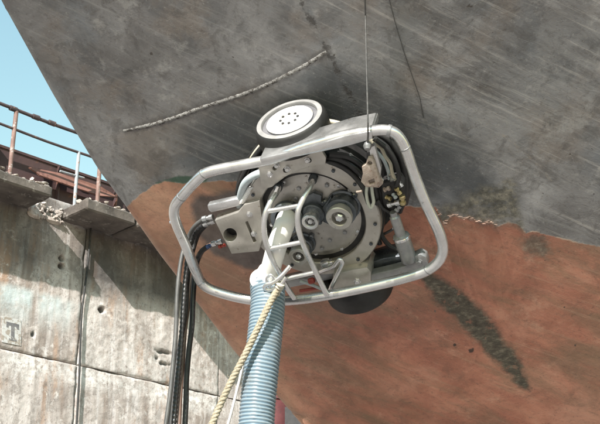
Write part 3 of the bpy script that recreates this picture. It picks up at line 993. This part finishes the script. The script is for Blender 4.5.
# mounting plate between the ring and the channel
prism_obj('mounting_plate', [(258.5, 168), (261, 161), (300, 153), (321, 150), (326, 158), (325, 165), (312, 166), (298, 170), (285, 177), (272, 187), (262, 190)], .232, .25, M['plate'], rob,
          holes=[circ(274.5, 168.5, 2.2, 12), circ(285.5, 170.2, 2.6, 12), circ(309, 160.5, 2.4, 12)], bevel=.003)
for x, y in ((277, 165), (287.5, 168.5), (307.5, 159.8), (270, 174)):
    bolt(m(x, y, .25), .0095, Z3, 'chrome', .014)
prism_obj('gusset', [(343, 158), (350, 154.5), (366, 171), (364, 180), (358, 176)], .212, .228, M['steel'], rob, bevel=.003)

# motors on the drum
def motor(xb, yb, base_r, base_h, tip_r, tip_h, cup=True):
    c = m(xb, yb, .216); c.z = 0
    a = lathe_obj('motor', c, Z3, [(base_r * 1.12, .217), (base_r * 1.12, .228), (base_r, .232), (base_r, base_h - .012), (base_r * .985, base_h - .008), (base_r * .985, base_h - .003), (base_r * .9, base_h), (0, base_h)], M['bluesteel'], rob, 40)
    b = lathe_obj('collar', c, Z3, [(tip_r * .86, base_h), (tip_r * .86, tip_h - .03), (tip_r, tip_h - .024), (tip_r, tip_h - .003), (tip_r * .95, tip_h), (tip_r * .64, tip_h), (tip_r * .58, tip_h - .003), (tip_r * .55, tip_h - .030), (0, tip_h - .03)], M['drum'] if cup else M['chrome'], a, 40)
    lathe_obj('shaft_nut', c, Z3, [(tip_r * .38, tip_h - .031), (tip_r * .38, tip_h - .008), (tip_r * .28, tip_h - .002), (0, tip_h)], M['chrome'], a, 6)
    for k in range(3):
        q = k * 2.1 + .6
        lathe_obj('lug', c + Vector((math.cos(q) * base_r * 1.18, math.sin(q) * base_r * 1.18, 0)), Z3, [(0, .217), (.012, .217), (.012, .236), (.008, .24), (0, .24)], M['bluesteel'], a, 8)
motor(344, 204, .063, .280, .053, .325)
motor(315, 209, .047, .26, .035, .315, False)
motor(304, 242, .046, .262, .041, .325)
prism_obj('cover', [(322, 208), (331, 196), (334, 212), (331, 226), (322, 222)], .216, .25, M['bluesteel'], rob, bevel=.006)
prism_obj('cover', [(300, 199), (313, 193), (322, 196), (321, 205), (302, 209)], .216, .243, M['bluesteel'], rob, bevel=.006)
# swivel elbow of white pipe with dark collar
pp = [m(289, 213, .20), m(287, 218, .27), m(283.5, 228, .325), m(277, 246, .365), m(272, 264, .385), m(267.5, 281, .39)]
tube_obj('pipe_elbow', pp, .041, M['pipe'], rob, 8, 28)
d = (pp[1] - pp[0]).normalized()
lathe_obj('pipe_collar', pp[0].lerp(pp[1], .75), d, [(.048, -.045), (.062, -.045), (.066, -.04), (.066, -.008), (.060, 0), (.060, .012), (.066, .016), (.066, .03), (.06, .034), (.048, .034)], M['bluesteel'], rob, 36)
d2 = (pp[-1] - pp[-2]).normalized()
lathe_obj('pipe_cuff', pp[-1], d2, [(.040, -.06), (.048, -.058), (.056, -.03), (.070, -.012), (.0735, -.004), (.0735, .008), (.06, .012)], M['pipe'], rob, 36)

# guard cage
gA = [m(279, 186, .232), m(277, 192, .30), m(270, 203, .36), (m(264.5, 218, .40)), m(264.5, 236, .42), m(270, 254, .42), m(278, 271, .405), m(286, 286, .385), m(294, 298, .355)]
gB = [m(313.5, 178, .232), m(310.5, 186, .30), m(303, 199, .36), m(298, 212, .40), m(298.5, 228, .42), m(304, 246, .42), m(313, 266, .405), m(321, 283, .38), m(326.5, 294, .355)]
guard = tube_obj('guard', gA, .0115, M['tube'], rob, 8, 12)
tube_obj('guard', gB, .0115, M['tube'], rob, 8, 12)
for (a, b) in (((266.5, 211.5, .385), (300, 205.5, .383)), ((268.5, 249, .42), (305, 241.5, .42)), ((281, 280, .395), (317, 272, .395))):
    tube_obj('guard_rung', [m(*a), m(*b)], .0095, M['tube'], rob, 2, 10, smooth=False)
for q in (gA, gB):
    lathe_obj('guard_foot', q[0], Z3, [(0, -.01), (.018, -.01), (.018, .022), (.0145, .03), (0, .03)], M['bluesteel'], rob, 12)

# wheels
axw = cam_vec(-.31, .78, .54)
def wheel(x, y, h, hub=True, axis=axw):
    c = m(x, y, h)
    t = lathe_obj('wheel', c, axis, [(.10, -.070), (.126, -.070), (.139, -.064), (.1465, -.050), (.1495, -.026), (.1495, .012), (.1475, .028), (.143, .037), (.1395, .0405), (.1365, .043)], M['tyre'], rob, 72)
    lathe_obj('sidewall', c, axis, [(.1365, .0431), (.132, .045), (.118, .045), (.116, .040), (.115, .030)], M['lip'] if hub else M['tyre'], t, 72)
    lathe_obj('rim_groove', c, axis, [(.115, .030), (.099, .030), (.097, .038)], M['groove'] if hub else M['black'], t, 72)
    hp = [(.097, .038), (.093, .042), (.02, .0425), (0, .0425)]
    lathe_obj('hub', c, axis, hp, M['white'] if hub else M['black'], t, 64)
    lathe_obj('back_disc', c, axis, [(.10, -.070), (.09, -.060), (0, -.060)], M['groove'], t, 48)
    if hub:
        z = Vector(axis).normalized(); a = Vector((1, 0, 0)); xx = (a - z * a.dot(z)).normalized(); yy = z.cross(xx)
        for k in range(8):
            q = 2 * math.pi * k / 8 + .2
            lathe_obj('wheel_bolt', c + z * .0425 + (xx * math.cos(q) + yy * math.sin(q)) * .036, z, [(.0062, 0), (.0062, .003), (.004, .005), (0, .005)], M['black'], t, 8)
    sg = 1 if hub else -1
    tube_obj('axle', [c - Vector(axis).normalized() * .04 * sg, c - Vector(axis).normalized() * .16 * sg], .022, M['steel'], rob, 2, 12, smooth=False)
    return t
wheel(292.5, 127.5, .160)
wheel(357.5, 281.5, .158, False)

# left control bracket
lb = prism_obj('side_bracket', [(214.5, 220.5), (238, 212.5), (244, 205), (259.5, 200.5), (262.5, 222), (262.5, 240), (259, 251.5), (231.5, 254)], .20, .252, M['plate'], rob,
          holes=[circ(230, 235, 6.6, 24), [(245.2, 222.2), (247.6, 221.4), (256.4, 241.6), (253.6, 242.8)]], bevel=.003)
prism_obj('hole_backing', [(221, 225), (259, 212), (259, 246), (233, 248)], .15, .198, M['black'], rob, bevel=0)
for x, y in ((249.5, 214), (254, 233.5)):
    bolt(m(x, y, .252), .010, Z3, 'chrome', .012)
prism_obj('side_beam', [(207, 205.5), (236, 199), (241, 202), (241, 205), (236, 207), (211, 213), (208, 210)], .20, .235, M['tube'], rob, bevel=.006)
# couplings at the left
for (p, q, r, mt) in (((213, 217, .22), (203, 219.5, .22), .013, 'steel'), ((215, 221, .22), (204, 224.5, .21), .011, 'chrome'), ((222, 241, .2), (212, 244, .2), .011, 'chrome'), ((214, 243.5, .2), (207, 247, .2), .009, 'blue'), ((225, 245, .2), (219, 247, .2), .008, 'red')):
    a = m(*p); b = m(*q); L = (b - a).length
    lathe_obj('coupling', a, b - a, [(0, 0), (r, 0), (r, L * .35), (r * .7, L * .37), (r * .7, L * .6), (r * 1.1, L * .62), (r * 1.1, L), (0, L)], M[mt], rob, 8)

# feed hoses curling round the drum
def mh(name, px, h, r, mat, seg=10):
    return tube_obj(name, [m(x, y, (h if not isinstance(h, (list, tuple)) else h[i])) for i, (x, y) in enumerate(px)], r, M[mat], rob, 6, seg)
mh('feed_hose', [(240, 202), (242, 184), (250, 162), (265, 142), (289, 126), (322, 121), (342, 124.5), (362, 133), (378, 150), (387, 170), (391, 194)], .10, .011, 'cream')
mh('feed_hose', [(245, 203), (248, 184), (256, 163), (270, 146), (293, 131), (325, 125.5), (345, 129), (365, 139), (379, 156), (387, 178), (391, 200)], .09, .013, 'blackhose')
mh('feed_hose', [(237, 203), (238, 186), (245, 164), (258, 146)], .085, .009, 'blackhose')
mh('feed_hose', [(252, 200), (254, 186), (262, 166), (274, 152)], .10, .008, 'cream')
mh('feed_hose', [(240, 207), (241, 194), (246, 182), (255, 175), (268, 171)], [.2, .22, .235, .235, .22], .016, 'palehose', 12)
mh('feed_hose', [(318, 157), (334, 160), (350, 169), (362, 183), (368, 200)], .19, .019, 'blackhose')
mh('feed_hose', [(322, 153), (340, 156), (357, 166), (369, 181), (375, 200)], .16, .019, 'blackhose')
mh('feed_hose', [(316, 160), (334, 163), (350, 172), (363, 187), (369, 203)], [.2, .222, .24, .245, .245], .012, 'blackhose')
mh('feed_hose', [(322, 156), (340, 159.5), (356, 169), (368, 184), (374, 202)], [.2, .228, .24, .24, .24], .0125, 'blackhose')
mh('feed_hose', [(330, 154), (348, 157), (362, 166), (373, 181), (378, 204)], .225, .013, 'blackhose')
mh('feed_hose', [(373, 135), (393, 143), (404, 162), (409, 184), (405, 204)], .11, .012, 'blackhose')
mh('feed_hose', [(376, 140), (388, 150), (396, 164), (399, 178), (396, 186)], .245, .009, 'blackhose')
mh('feed_hose', [(384, 208), (380, 222), (382, 236), (390, 246), (398, 250)], .17, .010, 'blackhose')
mh('feed_hose', [(378, 196), (374, 214), (376, 232), (380, 244)], .16, .011, 'blackhose')
mh('feed_hose', [(236, 200), (239, 186), (247, 168), (258, 152), (266, 143)], .12, .011, 'blackhose')
mh('feed_hose', [(372, 132), (387, 139), (399, 155), (405, 176), (405, 196), (399, 212)], .14, .013, 'blackhose')
mh('feed_hose', [(374, 138), (386, 147), (395, 162), (400, 182), (399, 200)], .17, .012, 'blackhose')
mh('feed_hose', [(373, 143), (381, 148), (385, 156), (390, 163), (392, 172), (395, 180)], .235, .007, 'cream', 8)
mh('feed_hose', [(375, 150), (383, 159), (388, 171), (390, 184)], .22, .007, 'palehose', 8)
mh('feed_hose', [(379, 236), (388, 232), (396, 226), (396, 219)], .15, .006, 'greyhose', 8)
# coiled wire beside the drum
co = []
for k in range(90):
    f = k / 89
    x = 242 + 9 * f; y = 203 - 16 * f
    co.append(m(x, y, .225) + Vector((math.cos(k * .9) * .012, math.sin(k * .9) * .005, math.sin(k * .9) * .012)))
tube_obj('coiled_lead', co, .0035, M['white'], rob, 2, 6)

# manifold and valves at the right
prism_obj('manifold', [(366, 152), (390, 147), (402, 172), (404, 196), (396, 214), (380, 232), (371, 205), (366, 178)], .04, .15, M['black'], rob, bevel=.01)
prism_obj('valve_body', [(381, 184), (396, 179), (403, 189), (403, 207), (392, 213), (382, 208)], .15, .235, M['black'], rob, bevel=.008)
for (p, q, r, mt) in (((402, 196, .25), (403, 204, .25), .013, 'brass'), ((396, 188, .25), (400, 194, .25), .010, 'brass'), ((388, 205, .245), (400, 202, .25), .012, 'chrome'), ((384, 190, .24), (390, 188, .24), .010, 'rustblock'), ((391, 174, .22), (393, 181, .24), .012, 'steel')):
    a = m(*p); b = m(*q); L = (b - a).length
    lathe_obj('fitting', a, b - a, [(0, 0), (r, 0), (r, L * .3), (r * .65, L * .33), (r * .65, L * .6), (r, L * .63), (r, L), (0, L)], M[mt], rob, 8)
for (p, q, r, mt) in (((398, 181, .22), (402, 187, .23), .009, 'chrome'), ((386, 197, .24), (391, 199, .25), .009, 'brass'), ((400, 206, .24), (396, 211, .25), .010, 'steel'), ((379, 176, .24), (383, 181, .25), .009, 'chrome'), ((393, 194, .245), (396, 198, .26), .008, 'palehose')):
    a = m(*p); b = m(*q); L = (b - a).length
    lathe_obj('fitting', a, b - a, [(0, 0), (r, 0), (r, L * .3), (r * .65, L * .33), (r * .65, L * .6), (r, L * .63), (r, L), (0, L)], M[mt], rob, 8)
mh('feed_hose', [(376, 141), (390, 152), (397, 168), (401, 184)], .20, .006, 'greyhose', 8)
mh('feed_hose', [(378, 200), (383, 208), (389, 212), (393, 216)], .24, .007, 'blackhose', 8)
# pneumatic cylinder
ca, cb = m(393, 212, .25), m(410, 262, .25)
d = cb - ca; L = d.length
lathe_obj('cylinder', ca, d, [(0, 0), (.015, 0), (.015, L * .07), (.021, L * .09), (.021, L * .44), (.033, L * .46), (.033, L * .96), (.024, L), (0, L)], M['steel'], rob, 24)
lathe_obj('cylinder_band', ca, d, [(.0335, L * .47), (.0355, L * .48), (.0355, L * .52), (.0335, L * .53)], M['chrome'], rob, 24)
# bottom arm and beam
prism_obj('bottom_arm', [(366, 276), (392, 270), (406, 266), (413, 257), (420, 254), (426, 257), (428.5, 264), (426, 271), (406, 278.5), (366, 288)], .215, .262, M['steel'], rob, bevel=.006)
prism_obj('bottom_beam', [(333, 274), (352, 270), (367, 267.5), (371, 272), (371, 285), (367, 290), (331, 297)], .14, .27, M['plate'], rob, bevel=.006)
prism_obj('arm_pad', [(366, 264), (384, 258), (400, 256), (410, 259), (404, 266), (367, 275)], .10, .20, M['bluesteel'], rob, bevel=.006)
bolt(m(357.5, 281, .27), .012, Z3, 'chrome', .016)
bolt(m(419, 262, .262), .012, Z3, 'steel', .014)
prism_obj('cross_member', [(262, 286), (333, 272), (334, 279), (264, 293)], .14, .20, M['steel'], rob, bevel=.004)
mh('chrome_handle', [(314, 274), (325, 269.5), (334, 266), (340, 259.5), (342.3, 262), (339, 271), (334, 281), (330, 290)], [.24, .29, .32, .33, .33, .33, .32, .30], .0095, 'chrome')
lathe_obj('chrome_knob', m(322, 264, .24), m(334, 262, .24) - m(322, 264, .24), [(0, 0), (.018, .0), (.022, .01), (.022, .035), (.014, .04), (.014, .05), (0, .055)], M['chrome'], rob, 16)
lathe_obj('red_cap', m(309, 281.5, .25), m(314, 280, .25) - m(309, 281.5, .25), [(0, 0), (.012, 0), (.014, .006), (.014, .02), (.01, .026), (0, .026)], M['red'], rob, 12)
mh('red_hose', [(300, 291), (309, 289.5), (318, 288)], .20, .007, 'red')
mh('grey_hose', [(300, 281), (312, 285), (322, 289), (331, 292)], .22, .007, 'palehose', 8)
for (xa, ya), (xb, yb) in (((204, 174), (196, 181)), ((181.5, 197), (175.5, 205)), ((201, 282), (208, 288)), ((428, 270), (439, 261)), ((405, 148), (400, 138.5)), ((252, 300), (276, 301))):
    a = m(xa, ya, FH); d = m(xb, yb, FH) - a
    lathe_obj('weld_ring', a, d, [(.0205, -.004), (.0220, -.003), (.0223, 0), (.0220, .003), (.0205, .004)], M['steel'], rob, 22)
# small fittings on the frame
lathe_obj('frame_stud', m(173, 222, .345), (1, 0, 0), [(0, -.014), (.006, -.014), (.008, 0), (0, 0)], M['chrome'], rob, 8)
lathe_obj('frame_collar', m(391, 131.5, FH), m(384, 130, FH) - m(391, 131.5, FH), [(.0245, 0), (.0255, .002), (.0255, .012), (.0245, .014)], M['steel'], rob, 20)

# ------------------------------------------------------------------ hoist line and its rusty block
hw = thing('hoist_line', 'thin steel hoist wire with rusty block holding the machine from above', 'wire', mat=FR)
e0 = m(367.5, 146, .37)
up = R3I @ Vector((0, 0, 1))
top = m(368, 124, .37)
k = (top.z - .012 - base_h(top.x, top.y)) / -up.z
touch = top + up * k
wp = [e0, m(368, 136, .37), top, top + up * (k * .5), touch] + [hull_hit(x, y, .01) for x, y in ((364.3, -25), (363.5, -60), (361.5, -140), (360, -220))]
tube(MB(), resample([Vector(p) for p in wp], .02), .0032, 8).build('wire', M['wire'], hw)
lathe_obj('wire_ball', m(367.5, 146, .37), up, [(0, -.018), (.012, -.014), (.017, 0), (.012, .014), (0, .018)], M['steel'], hw, 14)
prism_obj('hanger_bar', [(369, 147), (374.5, 146), (381, 168), (380, 180), (373, 179)], .325, .35, M['tube'], hw, bevel=.003)
prism_obj('block_cheek', [(361.8, 167), (366, 164.5), (367.5, 158.5), (371.5, 158), (374.5, 164), (377, 172), (380, 181), (377, 187), (366, 187.5), (361, 182), (362.8, 174)], .352, .372, M['rustblock'], hw,
          holes=[circ(369.8, 163.5, 2.3, 12), [(368, 181), (374, 178.5), (375, 183), (369.5, 185)]], bevel=.003)
prism_obj('block_cheek', [(364, 168), (368, 160), (376, 168), (383, 184), (379, 188), (366, 187.5)], .31, .33, M['rustblock'], hw, bevel=.003)
tube_obj('block_pin', [m(362, 191, .36), m(359, 191.5, .36), m(356.5, 191.8, .36)], .006, M['rustblock'], hw, 3, 8)
sh = [m(x, y, .35) for x, y in ((367, 186), (366.5, 194), (368, 203), (371, 208), (373.5, 203), (372.5, 194), (371.5, 186))]
tube_obj('shackle', sh, .0065, simple('pale_green_steel', (.40, .43, .38), (.55, .57, .50), 30, .5, .3), hw, 6, 8)

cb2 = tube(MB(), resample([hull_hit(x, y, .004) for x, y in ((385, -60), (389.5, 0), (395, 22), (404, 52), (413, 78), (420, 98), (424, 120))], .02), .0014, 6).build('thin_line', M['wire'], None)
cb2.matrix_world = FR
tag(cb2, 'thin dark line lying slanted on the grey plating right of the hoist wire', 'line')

# ------------------------------------------------------------------ blue suction hose
top = FR @ (pp[-1] + d2 * .012)
dv = (FR.to_3x3() @ d2).normalized()
def dep(p):
    return (p - CAM).dot(FWD)
D = dep(top)
path = [top, at_depth(268, 298, D - .035), at_depth(265.5, 330, D - .10), at_depth(262, 362, D - .16), at_depth(256.5, 424, D - .25), at_depth(256.5, 520, D - .42)]
e = path[-1]
path += [Vector((e.x + .02, e.y - .02, .75)), Vector((e.x + .10, e.y + .05, .25)), Vector((e.x + .35, e.y + .25, .085)), Vector((e.x + 1.2, e.y + .5, .08)), Vector((e.x + 3.5, e.y + .2, .08))]
P = resample(smooth_path(path, 16), .0036)
T, AX = frames(P)
hb = MB(); seg = 28; vs = []; rib = []
for i, p in enumerate(P):
    for k in range(seg):
        q = 2 * math.pi * k / seg
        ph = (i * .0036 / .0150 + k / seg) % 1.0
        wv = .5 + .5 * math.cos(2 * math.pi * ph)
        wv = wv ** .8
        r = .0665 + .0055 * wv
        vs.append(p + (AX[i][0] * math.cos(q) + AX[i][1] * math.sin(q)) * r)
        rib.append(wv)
fs = [(i * seg + k, i * seg + (k + 1) % seg, (i + 1) * seg + (k + 1) % seg, (i + 1) * seg + k) for i in range(len(P) - 1) for k in range(seg)]
og = P[-1]
hb.add(vs, fs)
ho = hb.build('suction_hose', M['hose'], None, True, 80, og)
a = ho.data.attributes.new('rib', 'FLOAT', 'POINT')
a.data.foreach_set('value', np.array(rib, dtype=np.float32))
tag(ho, 'thick blue ribbed suction hose hanging from the white pipe of the machine', 'hose')

# ------------------------------------------------------------------ twisted rope with its hook
rope = thing('rope', 'yellow twisted fibre rope with steel hook running down past the blue hose', 'rope')
r0 = FR @ m(279, 287, .46)
dr0 = dep(r0)
rp = [r0, at_depth(269, 305, D - .175), at_depth(257, 330, D - .225), at_depth(245, 355, D - .25), at_depth(229, 386, D - .28), at_depth(212, 424, D - .33), at_depth(188, 480, D - .45), at_depth(150, 570, D - .65)]
e = rp[-1]
rp += [Vector((e.x - .25, e.y - .3, .6)), Vector((e.x - .5, e.y - .5, .05)), Vector((e.x - 1.2, e.y - .7, .02))]
P = resample(smooth_path(rp, 10), .006)
T, AX = frames(P)
for sx in range(3):
    pts = []
    for i, p in enumerate(P):
        q = i * .006 / .054 * 2 * math.pi + sx * 2 * math.pi / 3
        pts.append(p + (AX[i][0] * math.cos(q) + AX[i][1] * math.sin(q)) * .0070)
    tube(MB(), pts, .0076, 7).build('strand', M['rope'], rope, True, 70)
fz = MB()
for k in range(150):
    i = random.randrange(2, len(P) - 2)
    q = random.uniform(0, 6.28)
    nrm = AX[i][0] * math.cos(q) + AX[i][1] * math.sin(q)
    a = P[i] + nrm * .012
    L = random.uniform(.008, .022)
    b = a + nrm * L * .6 + T[i] * random.uniform(-1, 1) * L
    e = b + nrm * L * .1 + T[i] * random.uniform(-.6, .6) * L
    tube(fz, [a, b, e], .0006, 3)
tag(fz.build('loose_fibres', M['rope'], rope), kind='stuff')
def fw(x, y, h):
    return FR @ m(x, y, h)
tube_obj('hook', [fw(x, y, h) for x, y, h in ((290, 266, .43), (285, 272, .45), (279, 278, .47), (272, 283, .48), (266.5, 284.5, .48), (264.5, 288, .48), (268, 290, .48), (275, 288.5, .48), (281, 284, .475), (286, 277, .46))], .0085, M['tube'], rope, 6, 10)
tube_obj('hook_eye', [fw(x, y, .475) for x, y in ((267, 283), (267, 278), (271, 275), (274, 278), (272, 283), (269, 287))], .006, M['tube'], rope, 6, 8)
tube_obj('rope_whipping', [fw(x, y, .475) for x, y in ((281, 283), (278.5, 288), (275, 294), (271, 300))], lambda i, n: .017 + .003 * math.sin(i * 1.9), simple('grey_tape', (.36, .34, .29), (.52, .49, .42), 40, .7), rope, 6, 12)

cord = tube_obj('cord', [at_depth(262, 312, dr0 + .03), at_depth(252, 335, dr0 + .02), at_depth(246, 352, dr0), at_depth(239, 382, dr0 - .05), at_depth(231.5, 412, dr0 - .1), at_depth(222, 450, dr0 - .15), Vector((at_depth(205, 520, dr0 - .3).x, at_depth(205, 520, dr0 - .3).y, .9)), Vector((at_depth(200, 520, dr0 - .3).x, at_depth(205, 520, dr0 - .3).y, .01))], .0055, M['cord'], None, 6, 8)
tag(cord, 'thin white cord hanging between the yellow rope and blue hose', 'cord')

# ------------------------------------------------------------------ black supply hoses at the left
def drop(name, px, lift, r, mat, label, dx, rib=False):
    (x0, y0), (x1, y1) = px[0], px[1]
    loc = [FR @ m(x, y, lift) for x, y in px[:3]]
    D0 = dep(loc[-1])
    y3 = px[2][1]
    w = loc + [at_depth(x, y, D0 - (y - y3) * .0016) for x, y in px[3:]]
    e = w[-1]
    w += [Vector((e.x + dx * .3, e.y, 1.0)), Vector((e.x + dx, e.y - .1, .3)), Vector((e.x + dx * 2, e.y - .4, r + .004)), Vector((e.x + dx * 4, e.y - 1.5, r + .004))]
    P = smooth_path(w, 8)
    rr = (lambda i, n: r) if not rib else None
    if rib:
        P = resample(P, .006)
        rr = lambda i, n: r * (1 + .14 * math.cos(i * .006 / .02 * 2 * math.pi))
    o = tube(MB(), P, rr, 12).build(name, M[mat], None, True, 70)
    return tag(o, label, 'hose', 'supply hoses hanging at the left of the machine')
drop('supply_hose', [(203, 219.5), (195, 226), (189, 236), (183, 252), (179, 275), (177, 300), (176, 330), (173, 365), (170, 395), (166, 424), (160, 470)], .21, .0095, 'greyhose', 'dark grey hose, leftmost of those dropping from the machine', -.05)
drop('supply_hose', [(204, 224.5), (197, 231), (192, 240), (188, 256), (186, 275), (184, 300), (182, 330), (179, 365), (176, 395), (174, 424), (170, 470)], .19, .0105, 'blackhose', 'ribbed black hose second from left beside the grey one', -.02, True)
drop('supply_hose', [(205, 226), (199, 233), (195, 243), (190, 262), (187, 285), (185.5, 312), (180, 345), (175, 380), (173, 402), (171, 424), (167, 470)], .16, .0105, 'blackhose', 'black hose bending down from upper coupling behind the ribbed hose', -.03)
drop('supply_hose', [(207, 247), (202, 251), (198, 258), (195, 275), (193, 300), (192, 325), (189, 350), (186.5, 380), (186, 402), (185, 424), (183, 470)], .19, .0115, 'blackhose', 'black hose, rightmost, dropping from the blue coupling', .06)
drop('supply_hose', [(212, 244), (205, 248), (200, 256), (193, 276), (189, 300), (185, 330), (183, 360), (181, 385), (180, 402), (179, 424), (177, 470)], .17, .0095, 'brownhose', 'brownish hose hanging low between two black hoses', .02)

# ------------------------------------------------------------------ maroon shoring prop behind the hose
pc = at_depth(270, 424, 9.0)
prop = thing('shoring_prop', 'maroon painted steel shoring prop standing behind the blue hose', 'prop', loc=(pc.x, pc.y, 0))
zt = at_depth(270, 398, 9.0).z
lathe_obj('post', (0, 0, 0), Z3, [(0, .04), (.19, .04), (.19, zt - .03), (.20, zt - .03), (.2, zt), (.17, zt + .06), (.1, zt + .1), (0, zt + .11)], M['maroon'], prop, 28)
lathe_obj('base_plate', (0, 0, 0), Z3, [(0, 0), (.4, 0), (.4, .04), (0, .04)], M['girder'], prop, 4)
bx = MB(); box(bx, .115, .30, -.30, -.20, zt - .5, zt - .12); bx.build('bracket', M['black'], prop, False)
bx = MB(); box(bx, .20, .42, -.15, .1, zt - .6, zt - .2); bx.build('jack', M['girder'], prop, False)
